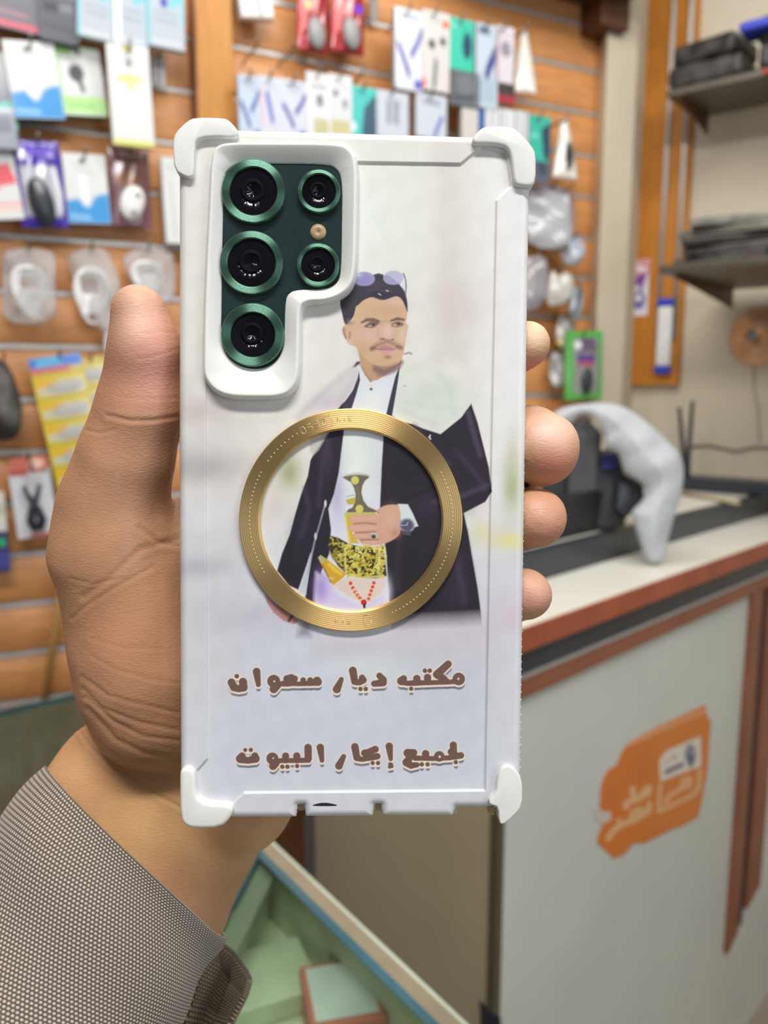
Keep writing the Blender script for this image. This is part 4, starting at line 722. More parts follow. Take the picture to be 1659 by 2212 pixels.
# worn engraved letters on the ring
def arc_glyph(a_, polys, sz):
    t_ = math.radians(a_); cr, sr = math.cos(t_), math.sin(t_)
    for q in polys:
        pts = []
        for (x, y) in q:
            rr_ = rd + y*sz; an = t_ - x*sz/rd; pts.append(PW(np.array(gx0+rr_*math.cos(an)), np.array(gy0+rr_*math.sin(an)), np.array(h-.42*mm)))
        tube(bm, pts, .00009, 5)
G_ = {'O': [[(-.4, 0), (-.25, .5), (.25, .5), (.4, 0), (.25, -.5), (-.25, -.5), (-.4, 0)]], 'S': [[(.35, .45), (-.3, .45), (-.35, .05), (.35, -.05), (.3, -.45), (-.35, -.45)]], 'B': [[(-.35, -.5), (-.35, .5), (.25, .45), (.3, .05), (-.3, 0), (.35, -.1), (.3, -.5), (-.35, -.5)]], 'I': [[(0, -.5), (0, .5)]], 'N': [[(-.35, -.5), (-.35, .5), (.35, -.5), (.35, .5)]], 'E': [[(.35, .5), (-.3, .5), (-.3, -.5), (.35, -.5)], [(-.3, 0), (.25, 0)]]}
for i, ch in enumerate('OSBO'): arc_glyph(118-i*4.2, G_[ch], .0016)
arc_glyph(103, G_['O'], .0026)
for i, ch in enumerate('NIE'): arc_glyph(97-i*3.2, G_[ch], .0011); arc_glyph(-98+i*3.2, G_[ch], .0011)
arc_glyph(-81, G_['O'], .0026)
bm.faces.ensure_lookup_table()
for f in bm.faces[n_old:]: f.material_index = 1
for f in bm.faces: f.smooth = True
bm.to_mesh(gr_.data); bm.free(); gr_.data.materials.append(plain('pale_gold_marks', (226, 206, 160), .35, metal=.5))
# ================================================================== THE HAND AND FOREARM (signed-distance body, one skin)
def C3(u, v, d): return np.array([(u-W/2)/F*d, (v-H/2)/F*d, d])
res = 0.95; lo = np.array([-118., -64., 178.]); hi = np.array([62., 200., 272.])
ax_ = [np.arange(lo[i], hi[i], res, dtype=np.float32) for i in range(3)]; shp = tuple(len(a) for a in ax_)
def field(): return np.full(shp, 60., np.float32)
def smin(a, b, k): hh = np.clip(.5+.5*(b-a)/k, 0, 1); return b*(1-hh)+a*hh-k*hh*(1-hh)
def add(Fd, a, b, ra, rb, k=4.0, fl=1.0):
    a, b = np.array(a, np.float32), np.array(b, np.float32); m = max(ra, rb)+14
    s = []
    for i in range(3):
        l0 = max(int((min(a[i], b[i])-m-lo[i])/res), 0); l1 = min(int((max(a[i], b[i])+m-lo[i])/res)+1, shp[i])
        if l1 <= l0: return
        s.append(slice(l0, l1))
    x, y, z = np.meshgrid(ax_[0][s[0]], ax_[1][s[1]], ax_[2][s[2]], indexing='ij', copy=False)
    ba = (b-a).copy(); ba[2] /= fl; L2 = float(ba@ba)+1e-6
    px, py, pz = x-a[0], y-a[1], (z-a[2])/fl; t = np.clip((px*ba[0]+py*ba[1]+pz*ba[2])/L2, 0, 1)
    d = np.sqrt((px-t*ba[0])**2+(py-t*ba[1])**2+(pz-t*ba[2])**2)-(ra*(1-t)+rb*t)
    d = d*min(fl, 1.0)**.5; sl = tuple(s); Fd[sl] = smin(Fd[sl], d, k)
def chain(Fd, pts, k=4.0, fl=1.0):
    for i in range(len(pts)-1): add(Fd, C3(*pts[i][:3]), C3(*pts[i+1][:3]), pts[i][3], pts[i+1][3], k, fl)
body = field()
chain(body, [(299, 675, 203.5, 7.0), (314, 760, 205.5, 8.3), (303, 880, 210, 10.4), (272, 990, 214, 11.6), (246, 1090, 219, 13.6), (252, 1190, 223, 16.8)], 5)      # thumb
chain(body, [(252, 1190, 223, 16.8), (316, 1330, 231, 21.0), (345, 1420, 234, 23.0), (352, 1500, 236, 22.3)], 6)                           # thenar
chain(body, [(310, 1270, 232, 15), (450, 1180, 234, 12.5), (520, 1130, 236, 12)], 7)
for q in ([(490, 1150, 233, 13), (430, 1520, 240, 17)], [(560, 1190, 235, 13), (520, 1560, 242, 18)], [(620, 1280, 237, 13), (570, 1600, 242, 18), (515, 1720, 245, 17)]): chain(body, q, 6)
wrist = field()
chain(wrist, [(345, 1560, 249, 16.5), (240, 1690, 249, 17.5), (60, 1930, 244, 18.5)], 4)
chain(wrist, [(500, 1680, 249, 16), (445, 1790, 249, 17), (365, 1950, 247, 17.5), (330, 2030, 245, 17.5)], 4)
chain(wrist, [(420, 1620, 248, 18), (200, 1980, 244, 20), (150, 2060, 242, 20)], 8)
body = smin(body, wrist, 2.6)
fing = [[(480, 1120, 233, 11), (800, 900, 236, 9.4), (1000, 800, 228, 8.4), (1075, 768, 217, 7.6), (1134, 746, 205.5, 6.3)],
        [(570, 1170, 235, 11.5), (890, 1020, 240, 10), (1080, 965, 230, 10), (1140, 962, 215, 10), (1171, 970, 206.5, 9.5)],
        [(620, 1270, 237, 11), (890, 1170, 240, 9.6), (1070, 1125, 228, 9.2), (1120, 1118, 216, 8.4), (1158, 1119, 206.5, 7.7)],
        [(640, 1400, 240, 10), (870, 1320, 240, 8.6), (1040, 1292, 227, 8), (1100, 1284, 216, 7.2), (1137, 1284, 206.5, 6.6)]]
for q in fing:
    fd = field(); chain(fd, q, 2.5); near = ax_[0][:, None, None] < ((640-W/2)/F*236); body = np.where(near, smin(body, fd, 5), np.minimum(body, fd))
# flatten against the phone: subtract the phone's own volume
gxx, gyy, gzz = np.meshgrid(*ax_, indexing='ij', copy=False); q0 = [g-o*1000 for g, o in zip((gxx, gyy, gzz), OC)]
lx_ = sum(q0[i]*exc[i] for i in range(3)).astype(np.float32); ly_ = sum(q0[i]*eyc[i] for i in range(3)).astype(np.float32); lz_ = sum(q0[i]*ncam[i] for i in range(3)).astype(np.float32); del q0, gxx, gyy, gzz
bxx, byy = Lc(np.array([383., 1146.]), np.array([1772., 270.])); slope = (1126-1146)/1400.
xr = (bxx[1]*1000-.35) + (ly_-byy[1]*1000)*.0128
dxx = np.maximum(bxx[0]*1000+.3-lx_, lx_-xr); dyy = np.maximum(byy[0]*1000-ly_, ly_-byy[1]*1000); dzz = np.maximum(-11.4-lz_, lz_-20)
box = np.maximum(np.maximum(dxx, dyy), dzz); del dxx, dyy, dzz, lx_, ly_, lz_, xr
body = -smin(-body, box, 1.2)   # max(body, -box)
def surface_nets(f):
    s = f < 0; nx, ny, nz = f.shape; c = np.zeros((nx-1, ny-1, nz-1), np.int8)
    for i in (0, 1):
        for j in (0, 1):
            for k in (0, 1): c += s[i:nx-1+i, j:ny-1+j, k:nz-1+k]
    act = (c > 0) & (c < 8); ci = np.argwhere(act); vid = np.full(act.shape, -1, np.int32); vid[act] = np.arange(len(ci))
    acc = np.zeros((len(ci), 3)); cnt = np.zeros(len(ci))
    for d in range(3):
        o1, o2 = [x for x in range(3) if x != d]
        for p in (0, 1):
            for q in (0, 1):
                a = ci.copy(); a[:, o1] += p; a[:, o2] += q; b = a.copy(); b[:, d] += 1
                fa = f[a[:, 0], a[:, 1], a[:, 2]]; fb = f[b[:, 0], b[:, 1], b[:, 2]]; m = (fa < 0) != (fb < 0)
                t = fa[m]/(fa[m]-fb[m]); pt = a[m].astype(float); pt[:, d] += t; acc[m] += pt; cnt[m] += 1
    V = acc/cnt[:, None]; Fs = []
    for d in range(3):
        o1, o2 = [(1, 2), (2, 0), (0, 1)][d]; sl0 = [slice(1, -1)]*3; sl0[d] = slice(0, -1); sl1 = [slice(1, -1)]*3; sl1[d] = slice(1, None)
        A, B = s[tuple(sl0)], s[tuple(sl1)]; e = np.argwhere(A != B); flip = A[e[:, 0], e[:, 1], e[:, 2]]; e = e+1; e[:, d] -= 1
        def g(p, q): x = e.copy(); x[:, o1] -= p; x[:, o2] -= q; return vid[x[:, 0], x[:, 1], x[:, 2]]
        Q = np.stack([g(0, 0), g(1, 0), g(1, 1), g(0, 1)], 1); Q[~flip] = Q[~flip][:, ::-1]; Fs.append(Q)
    return V, np.concatenate(Fs)
V, Fq = surface_nets(body); V = V*res + lo; Fq = Fq[(Fq >= 0).all(1)]
def relax(V, Fq, it, w=.5):
    n = len(V); E = np.concatenate([Fq[:, [0, 1]], Fq[:, [1, 2]], Fq[:, [2, 3]], Fq[:, [3, 0]]]); deg = np.bincount(E[:, 0], minlength=n)+np.bincount(E[:, 1], minlength=n)
    for _ in range(it):
        A = np.stack([np.bincount(E[:, 0], V[E[:, 1], i], n)+np.bincount(E[:, 1], V[E[:, 0], i], n) for i in range(3)], 1)/np.maximum(deg, 1)[:, None]; V = V*(1-w)+A*w
    return V
V = relax(V, Fq, 3)
def subdiv(V, Fq):                          # plain quad split
    n = len(V); E = np.concatenate([Fq[:, [i, (i+1) % 4]] for i in range(4)]); Es = np.sort(E, 1); key = Es[:, 0].astype(np.int64)*n+Es[:, 1]; uq, inv = np.unique(key, return_inverse=True)
    a, b = uq//n, uq % n; Em = (V[a]+V[b])/2; Fc = V[Fq].mean(1); m = len(Fq); em = n+inv.reshape(4, m); fc = n+len(uq)+np.arange(m)
    out = [np.stack([Fq[:, i], em[i], fc, em[(i+3) % 4]], 1) for i in range(4)]; return np.concatenate([V, Em, Fc]), np.concatenate(out)
V, Fq = subdiv(V, Fq); V = relax(V, Fq, 3)
def normals(V, Fq):
    nf = np.cross(V[Fq[:, 2]]-V[Fq[:, 0]], V[Fq[:, 3]]-V[Fq[:, 1]]); N = np.zeros_like(V)
    for i in range(4):
        for j in range(3): N[:, j] += np.bincount(Fq[:, i], nf[:, j], len(V))
    return N/(np.linalg.norm(N, axis=1, keepdims=True)+1e-9)
N = normals(V, Fq)
if (N*(V-V.mean(0))).sum() < 0: N = -N
U_ = V[:, 0]/V[:, 2]*F+W/2; Vv = V[:, 1]/V[:, 2]*F+H/2; front = N[:, 2] < .2
# creases and folds of the skin: (points, width px, depth mm)
cr = [([(232, 898), (282, 909), (330, 908), (384, 900)], 4, .40), ([(186, 930), (217, 936), (250, 928)], 3, .22), ([(300, 776), (340, 768), (384, 754)], 3, .14), ([(310, 722), (350, 716), (378, 718)], 3, .10), ([(250, 855), (310, 862), (384, 860)], 3, .10),
      ([(181, 1290), (232, 1253), (303, 1187), (384, 1165)], 6, .30), ([(156, 1336), (186, 1309), (247, 1270), (330, 1225)], 4, .24), ([(150, 1250), (200, 1262), (260, 1250)], 3, .15), ([(300, 1140), (340, 1170), (384, 1180)], 5, .3),
      ([(176, 1462), (232, 1502), (292, 1518), (384, 1541)], 4, .22), ([(180, 1490), (220, 1530), (300, 1560), (384, 1578)], 4, .26), ([(184, 1506), (247, 1560), (310, 1590), (384, 1600)], 4, .30), ([(190, 1530), (250, 1597), (310, 1625), (384, 1640)], 5, .34), ([(172, 1552), (196, 1597), (240, 1635), (300, 1668), (390, 1692)], 6, .5),
      ([(166, 1570), (194, 1612), (232, 1648), (291, 1689), (359, 1728), (400, 1750)], 4, .34), ([(200, 1420), (260, 1450), (340, 1470), (384, 1475)], 4, .14), ([(196, 1380), (260, 1400), (350, 1400)], 4, .10)]
dsp = np.zeros(len(V))
for pts, w_, dp in cr:
    d = np.full(len(V), 1e9)
    for j in range(len(pts)-1): dd, _ = seg_dist(U_, Vv, *pts[j], *pts[j+1]); d = np.minimum(d, dd)
    dp *= .6; w_ *= 1.1; dsp -= dp*np.exp(-(d/w_)**2); dsp += dp*.3*np.exp(-((d-w_*2.2)/(w_*1.2))**2)
rr = np.random.default_rng(5)
for _ in range(26):
    a_ = rr.uniform(0, 6.28); f_ = rr.uniform(.12, .5); dsp += .028*np.sin(V@np.array([math.cos(a_)*f_, math.sin(a_)*f_, rr.uniform(-.3, .3)])+rr.uniform(0, 6))
V = V + N*(dsp*front)[:, None]
# skin colour: pinker pads, paler wrist, and light painted on the tips' upper sides
Pk = Paint(U_, Vv, (190, 142, 106))
for (u, v, ru, rv, c, a_) in ((300, 690, 60, 70, (240, 198, 178), .9), (330, 800, 60, 110, (226, 160, 146), .85), (230, 800, 40, 150, (198, 134, 116), .5), (300, 1050, 110, 160, (196, 150, 120), .7), (250, 1400, 130, 120, (198, 142, 108), .7), (280, 1590, 140, 60, (176, 124, 96), .5), (330, 1780, 160, 110, (222, 176, 120), .8), (160, 1650, 80, 60, (222, 172, 122), .7),
                          (1160, 720, 30, 50, (238, 204, 172), .9), (1150, 790, 40, 26, (206, 132, 116), .8), (1190, 930, 60, 45, (236, 196, 180), .9), (1200, 1010, 50, 34, (212, 130, 112), .8), (1170, 1110, 50, 40, (222, 168, 144), .9), (1200, 1150, 40, 30, (208, 140, 122), .7), (1160, 1270, 40, 40, (220, 170, 150), .9), (1160, 1310, 40, 26, (200, 140, 124), .7)): Pk.glow(u, v, ru, rv, c, a_)
m, nt, b = nodes('skin'); at = nt.nodes.new('ShaderNodeAttribute'); at.attribute_name = 'Print'
tc = nt.nodes.new('ShaderNodeTexCoord'); n1 = nt.nodes.new('ShaderNodeTexNoise'); n1.inputs['Scale'].default_value = 55; n1.inputs['Detail'].default_value = 5; nt.links.new(tc.outputs['Object'], n1.inputs['Vector'])
mr = nt.nodes.new('ShaderNodeMapRange'); mr.inputs['From Min'].default_value = .3; mr.inputs['From Max'].default_value = .7; mr.inputs['To Min'].default_value = .86; mr.inputs['To Max'].default_value = 1.08; nt.links.new(n1.outputs['Fac'], mr.inputs['Value'])
mx = nt.nodes.new('ShaderNodeVectorMath'); mx.operation = 'SCALE'; nt.links.new(at.outputs['Color'], mx.inputs[0]); nt.links.new(mr.outputs[0], mx.inputs['Scale']); nt.links.new(mx.outputs[0], b.inputs['Base Color'])
b.inputs['Roughness'].default_value = .48; b.inputs['Subsurface Weight'].default_value = .16; b.inputs['Subsurface Radius'].default_value = (1, .35, .2); b.inputs['Subsurface Scale'].default_value = .0035; b.inputs['Specular IOR Level'].default_value = .4
mp = nt.nodes.new('ShaderNodeMapping'); mp.inputs['Scale'].default_value = (1, 1, 2.6); mp.inputs['Rotation'].default_value = (0, .35, 0); nt.links.new(tc.outputs['Object'], mp.inputs[0])
n2 = nt.nodes.new('ShaderNodeTexNoise'); n2.inputs['Scale'].default_value = 620; n2.inputs['Detail'].default_value = 3; nt.links.new(mp.outputs[0], n2.inputs['Vector']); vr = nt.nodes.new('ShaderNodeTexVoronoi'); vr.inputs['Scale'].default_value = 900; nt.links.new(mp.outputs[0], vr.inputs['Vector'])
ad = nt.nodes.new('ShaderNodeMath'); ad.operation = 'ADD'; nt.links.new(n2.outputs['Fac'], ad.inputs[0]); nt.links.new(vr.outputs['Distance'], ad.inputs[1])
bp = nt.nodes.new('ShaderNodeBump'); bp.inputs['Strength'].default_value = .35; bp.inputs['Distance'].default_value = .00018; nt.links.new(ad.outputs[0], bp.inputs['Height']); nt.links.new(bp.outputs[0], b.inputs['Normal'])
VW = c2w(V[:, 0]*mm, V[:, 1]*mm, V[:, 2]*mm)
person = empty('person', PX(330, 1800, .24), 'person seen as a left hand and forearm in a brown woven sleeve, gripping the phone', 'person')
me = npmesh('hand_and_forearm', VW, Fq, Pk.C); me.validate()
bm = bmesh.new(); bm.from_mesh(me); bmesh.ops.recalc_face_normals(bm, faces=bm.faces); bm.to_mesh(me); bm.free(); me.polygons.foreach_set('use_smooth', [True]*len(me.polygons))
link('hand_and_forearm', me, m, person)
# ------------------------------------------------------------------ sleeve
def weave(name, pitch_u, pitch_v, dark, light):
    m, nt, b = nodes(name); uv = nt.nodes.new('ShaderNodeUVMap'); sp_ = nt.nodes.new('ShaderNodeSeparateXYZ'); nt.links.new(uv.outputs[0], sp_.inputs[0]); outs = []
    def mth(op, a, c=None, v=None):
        n = nt.nodes.new('ShaderNodeMath'); n.operation = op; nt.links.new(a, n.inputs[0])
        if c is not None: nt.links.new(c, n.inputs[1])
        elif v is not None: n.inputs[1].default_value = v
        return n.outputs[0]
    row = mth('MULTIPLY', sp_.outputs['Y'], v=1/pitch_v); fl = mth('FLOOR', row); od = mth('MULTIPLY', mth('MODULO', fl, v=2.0), v=.5)
    colx = mth('ADD', mth('MULTIPLY', sp_.outputs['X'], v=1/pitch_u), od); sx = mth('SINE', mth('MULTIPLY', mth('FRACT', colx), v=math.pi)); sy = mth('SINE', mth('MULTIPLY', mth('FRACT', row), v=math.pi))
    hgt = mth('MULTIPLY', sx, sy); th = mth('POWER', hgt, v=1.1)
    rp = nt.nodes.new('ShaderNodeValToRGB'); rp.color_ramp.elements[0].position = .12; rp.color_ramp.elements[1].position = .85; rp.color_ramp.elements[0].color = (*lin(dark), 1); rp.color_ramp.elements[1].color = (*lin(light), 1)
    nt.links.new(th, rp.inputs[0]); nt.links.new(rp.outputs[0], b.inputs['Base Color']); b.inputs['Roughness'].default_value = .75; b.inputs['Sheen Weight'].default_value = .2
    bp = nt.nodes.new('ShaderNodeBump'); bp.inputs['Strength'].default_value = .8; bp.inputs['Distance'].default_value = .0003; nt.links.new(hgt, bp.inputs['Height']); nt.links.new(bp.outputs[0], b.inputs['Normal']); return m
cloth = weave('brown_woven_cloth', .00100, .00092, (80, 68, 58), (196, 182, 172))
def cam_ax(v): return c2w(v[0], v[1], v[2])-EYE
secs = []
LP = [(96, 1652, .226), (-60, 1830, .216), (-260, 2080, .2), (-520, 2420, .178)]; RP = [(474, 2010, .228), (425, 2120, .222), (330, 2330, .21), (180, 2640, .194)]
def interp(Pl, t): q_ = np.array(Pl); k_ = np.polyfit(np.linspace(0, 1, len(Pl)), q_, 3); return k_[0]*t**3+k_[1]*t*t+k_[2]*t+k_[3]
nt_, nh = 60, 96; VV = []; UVv = []
dirx = None; alen = 0; prevc = None
for it in range(nt_+1):
    t = it/nt_; l = C3(*interp(LP, t)); r = C3(*interp(RP, t)); c = (l+r)/2; a = (r-l)/2; ha = np.linalg.norm(a); axn = a/ha
    if prevc is not None: alen += np.linalg.norm(c-prevc)
    prevc = c; nrm = np.cross(axn, (C3(*interp(LP, t+.02))+C3(*interp(RP, t+.02)))/2-c+1e-9); nrm /= np.linalg.norm(nrm)
    if nrm[2] > 0: nrm = -nrm
    dep = .029+.006*t; axd = np.cross(nrm, axn); axd = axd if axd[1] > 0 else -axd
    for ih in range(nh):
        th = 2*math.pi*ih/nh; cs, sn = math.cos(th), math.sin(th)
        p = c + a*cs + nrm*dep*sn + axd*((-.0030*max(sn, 0)+.016*max(-sn, 0)**.7)*(1-t)**4)
        fold = .0011*math.sin(3*th+5*t+1)+.0009*math.sin(7*t*2.2+2*th); p = p + (a/ha*cs+nrm*sn)*fold
        VV.append(c2w(*p)); 
        UVv.append((alen, ih))
VV = np.array(VV); idx = np.arange((nt_+1)*nh).reshape(nt_+1, nh); nx_ = np.roll(idx, -1, 1)
Fq = np.stack([idx[:-1].ravel(), nx_[:-1].ravel(), nx_[1:].ravel(), idx[1:].ravel()], 1)
me = npmesh('sleeve', VV, Fq); uv = me.uv_layers.new(name='UVMap'); per = np.array([np.linalg.norm(VV[idx[10, (i+1) % nh]]-VV[idx[10, i]]) for i in range(nh)]); cum = np.concatenate([[0], np.cumsum(per)])
li = Fq.copy(); co = np.zeros((len(Fq), 4, 2), np.float32); al = np.array([x[0] for x in UVv])
ih_ = (li % nh); wrap = (ih_.max(1)-ih_.min(1)) > nh/2
for c_ in range(4):
    h_ = ih_[:, c_].copy(); h_[wrap & (h_ == 0)] = nh; co[:, c_, 0] = cum[h_]; co[:, c_, 1] = al[li[:, c_]]
uv.data.foreach_set('uv', co.ravel())
sl = link('sleeve', me, cloth, person); s_ = sl.modifiers.new('thickness', 'SOLIDIFY'); s_.thickness = .0012; s_.offset = 0
# cuff vent flap, farther behind
rowsF = [[(440, 2030, .240), (440, 2060, .243), (410, 2160, .246), (360, 2300, .240)], [(468, 2024, .243), (476, 2080, .252), (446, 2170, .256), (395, 2300, .25)], [(506, 2054, .246), (502, 2110, .256), (472, 2190, .258), (425, 2300, .25)], [(535, 2092, .247), (526, 2140, .250), (500, 2200, .250), (455, 2300, .245)], [(547, 2118, .245), (538, 2150, .246), (512, 2202, .246), (470, 2300, .24)], [(540, 2126, .240), (530, 2156, .240), (505, 2206, .24), (463, 2300, .236)]]
G = np.array([[C3(*p) for p in r] for r in rowsF]); fine = []
for a in np.linspace(0, len(rowsF)-1.0001, 34):
    i = int(a); f = a-i; row = G[i]*(1-f)+G[i+1]*f; rr_ = []
    for b_ in np.linspace(0, 2.9999, 34): j = int(b_); g = b_-j; rr_.append(row[j]*(1-g)+row[j+1]*g)
    fine.append(rr_)
fine = np.array(fine); VV = c2w(fine[..., 0], fine[..., 1], fine[..., 2]).reshape(-1, 3); Fq = quads((34, 34)); me = npmesh('cuff_flap', VV, Fq); uv = me.uv_layers.new(name='UVMap')
co = np.stack([(Fq//34)*.0010, (Fq % 34)*.0011], -1).astype(np.float32); uv.data.foreach_set('uv', co.ravel())
fl_ = link('cuff_flap', me, weave('brown_woven_lining', .0011, .0010, (70, 62, 50), (170, 150, 116)), person); s_ = fl_.modifiers.new('thickness', 'SOLIDIFY'); s_.thickness = .0014
# ================================================================== GOODS HANGING ON THE SLAT WALL
WT = (216, 220, 221)
def frame_at(u, v, out, tilt, yaw=0):
    s_, z_ = wall_sz(u, v, out); O = W0+WD*s_+UP*z_+WN*out; c, s = math.cos(math.radians(tilt)), math.sin(math.radians(tilt))
    cy, sy = math.cos(math.radians(yaw)), math.sin(math.radians(yaw)); wd, wn = WD*cy+WN*sy, WN*cy-WD*sy
    return O, wd*c-UP*s, UP*c+wd*s, wn
def hook(u, v, out, what, long=0.0):
    s_, z_ = wall_sz(u, v, out); a = W0+WD*s_+UP*z_; bm = bmesh.new()
    tube(bm, [a+WN*.001, a+WN*(out+long), a+WN*(out+long+.012)+UP*.004, a+WN*(out+long+.016)+UP*.016], .0022, 6)
    t = tag(link('display_hook', bm_mesh('display_hook', bm), M['wire'], smooth=True), what, 'hook', 'hooks on the slat wall')
    return t
def pack(name, label, cat, box, ops, base=WT, tilt=0, out=.03, th=.018, mat='card', edge=None, bulge=0, group=None, hk=True, yaw=0, nx=26, ny=36, hlabel=None):
    u0, v0, u1, v1 = box; uc, vc = (u0+u1)/2, (v0+v1)/2; O, ax, ay, az = frame_at(uc, vc, out, tilt, yaw)
    a = wall_sz(u0, vc, out)[0]; b = wall_sz(u1, vc, out)[0]; w = abs(b-a)/max(math.cos(math.radians(yaw)), .4); h = abs(wall_sz(uc, v0, out)[1]-wall_sz(uc, v1, out)[1])
    o = print_slab(name, O-az*th/2, ax, ay, az, w, h, th, base, ops, M[mat], None, edge, nx, ny, bulge)
    tag(o, label, cat, group)
    if hk:
        hu = uc + math.sin(math.radians(tilt))*(v1-v0)*.46; hook(hu, v0+4, out+th, ('wire hook holding the '+(hlabel or label)) if len(label.split()) < 13 else 'wire hook holding the '+' '.join(label.split()[:11]))
    return o
GRY = (176, 186, 196); CY = (120, 190, 206)
dk = (64, 66, 74)
# --- left section, top row
pack('accessory_box', 'dark box with a pink stripe at the upper left frame edge', 'box', (-60, -60, 84, 64), [('r', 0, .86, 1, .97, (200, 90, 110)), ('r', .5, .1, .9, .5, (110, 112, 120)), ('r', .1, .1, .4, .6, (90, 92, 98)), ('s', [(.1, .7), (.8, .72)], .04, (150, 120, 130))], base=(104, 104, 112), tilt=4, out=.05)
pack('accessory_box', 'dark grey box with small white squares, right of the pink striped box', 'box', (84, -70, 163, 94), [('r', .35, .1, .95, .4, (140, 144, 152)), ('r', .1, .5, .5, .62, (52, 54, 62)), ('r', .55, .5, .9, .6, (120, 122, 130)), ('s', [(.1, .8), (.9, .84)], .03, (70, 72, 84)), ('r', 0, 0, .4, .2, (40, 160, 140))], base=(84, 88, 98), tilt=2, out=.06)
for i, (bx_, extra, lab) in enumerate((((166, -70, 246, 88), [], 'leftmost of the three grey and cyan packs at the top left'), ((243, -70, 318, 104), [('r', .02, 0, .22, 1, (240, 244, 248))], 'middle one of the three grey and cyan packs, with a white band'), ((316, -60, 396, 108), [('e', .45, .42, .1, .07, (60, 60, 170))], 'right one of the three grey and cyan packs, with a blue spot'))):
    pack('accessory_box', lab, 'box', bx_, [('r', 0, 0, .08, 1, CY), ('r', .92, 0, 1, .7, CY), ('s', [(.2, .55), (.8, .57)], .02, (150, 162, 176)), ('s', [(.2, .65), (.8, .67)], .02, (150, 162, 176)), ('p', [(.5, .2), (.95, 0), (.95, .4), (.6, .5)], CY), ('r', .1, .9, .9, .95, (200, 206, 214))]+extra, base=GRY, tilt=3-i, out=.07+.004*i, group='grey and cyan packs, top left', hk=False)
# --- row two
pack('accessory_pouch', 'dark pouch with a teal corner cut by the left frame edge', 'pouch', (-50, 118, 28, 300), [('r', .4, .3, 1, .6, (60, 70, 100)), ('p', [(.5, .6), (1, .55), (1, .9), (.5, .9)], (70, 190, 170))], base=(56, 60, 78), tilt=-6, out=.04, mat='glossy')
pack('accessory_pouch', 'grey pouch at the left frame edge above the red and white box', 'pouch', (-60, 235, 34, 322), [('r', .2, .2, .9, .6, (120, 126, 140)), ('r', 0, 0, 1, .1, (200, 204, 208))], base=(150, 156, 168), tilt=-4, out=.07, mat='glossy')
wave = [('p', [(0, 1), (0, .68), (.18, .66), (.28, .64), (.38, .72), (.46, .78), (.55, .74), (.66, .62), (.8, .58), (1, .56), (1, 1)], (52, 146, 214)), ('s', [(.08, .9), (.5, .92)], .03, (140, 196, 232)), ('r', .36, .3, .52, .7, (236, 240, 244)), ('s', [(.4, .28), (.6, .26)], .015, (200, 204, 208)), ('e', .45, .1, .06, .03, (60, 60, 66)), ('p', [(.4, .14), (.52, .05), (.5, .13)], (60, 60, 66))]
pack('accessory_box', 'white box with a blue wave along its bottom, upper one of two alike', 'box', (18, 95, 128, 258), wave, tilt=-6, out=.05, edge=(60, 120, 90))
pack('accessory_box', 'small white and light green box printed with a dark earphone', 'box', (125, 107, 222, 252), [('r', 0, 0, 1, .03, (150, 214, 110)), ('r', 0, 0, .05, 1, (150, 214, 110)), ('r', 0, .02, .35, .12, (140, 208, 100)), ('r', .05, .72, 1, .97, (178, 226, 150)), ('e', .42, .38, .17, .13, (62, 66, 74)), ('s', [(.46, .42), (.52, .62)], .05, (72, 76, 84)), ('s', [(.2, .84), (.7, .86)], .03, (150, 206, 120)), ('r', .75, .15, .9, .22, (215, 218, 220))], tilt=-5, out=.04, edge=(96, 170, 80))
pack('accessory_box', 'tall narrow white box with yellow bottom edge', 'box', (236, 104, 326, 318), [('r', 0, .95, 1, 1, (214, 214, 40)), ('s', [(.25, .33), (.75, .33)], .03, (214, 214, 120)), ('s', [(.5, .33), (.52, .4)], .05, (220, 220, 130)), ('e', .5, .17, .06, .04, (120, 120, 124)), ('p', [(.44, .21), (.58, .14), (.54, .2)], (110, 110, 114)), ('e', .5, .03, .14, .035, (180, 170, 90)), ('s', [(.25, .5), (.4, .56)], .03, (214, 216, 220)), ('s', [(.65, .5), (.75, .54)], .03, (214, 216, 220)), ('s', [(.3, .7), (.7, .7)], .02, (222, 222, 224))], tilt=-1.5, out=.08, th=.016, edge=(150, 146, 120))
pack('price_tag', 'small pale tag on a hook between the tall white box and the post', 'tag', (330, 118, 356, 184), [('r', .3, 0, .6, 1, (150, 154, 160))], base=(205, 208, 212), out=.03, th=.003)
# --- row three
pack('accessory_box', 'white box with a red patch cut by the left frame edge', 'box', (-70, 322, 40, 476), [('p', [(.3, .28), (.88, .22), (.98, .5), (.4, .56)], (222, 84, 96)), ('r', .1, .28, .6, .6, (230, 120, 126)), ('s', [(.2, .8), (.95, .78)], .03, (236, 180, 180)), ('s', [(.2, .88), (.95, .86)], .02, (236, 190, 190))], tilt=-7, out=.05, edge=(150, 120, 116))
pu = pack('accessory_pouch', 'purple pouch with a clear window showing a dark mouse shaped gadget', 'pouch', (36, 308, 138, 492), [('r', .1, .3, .88, .88, (186, 186, 196)), ('r', .1, .3, .3, .5, (206, 206, 214)), ('e', .5, .12, .28, .06, (110, 84, 200)), ('e', .2, .18, .1, .05, (236, 232, 250)), ('e', .78, .17, .07, .03, (190, 176, 236)), ('s', [(.8, .34), (.88, .6), (.86, .8)], .05, (230, 230, 238)), ('r', .0, .9, 1, 1, (70, 48, 168))], base=(66, 48, 158), tilt=-4, out=.05, th=.010, mat='glossy', bulge=.010)
O, ax, ay, az = frame_at(85, 432, .064, -14); 
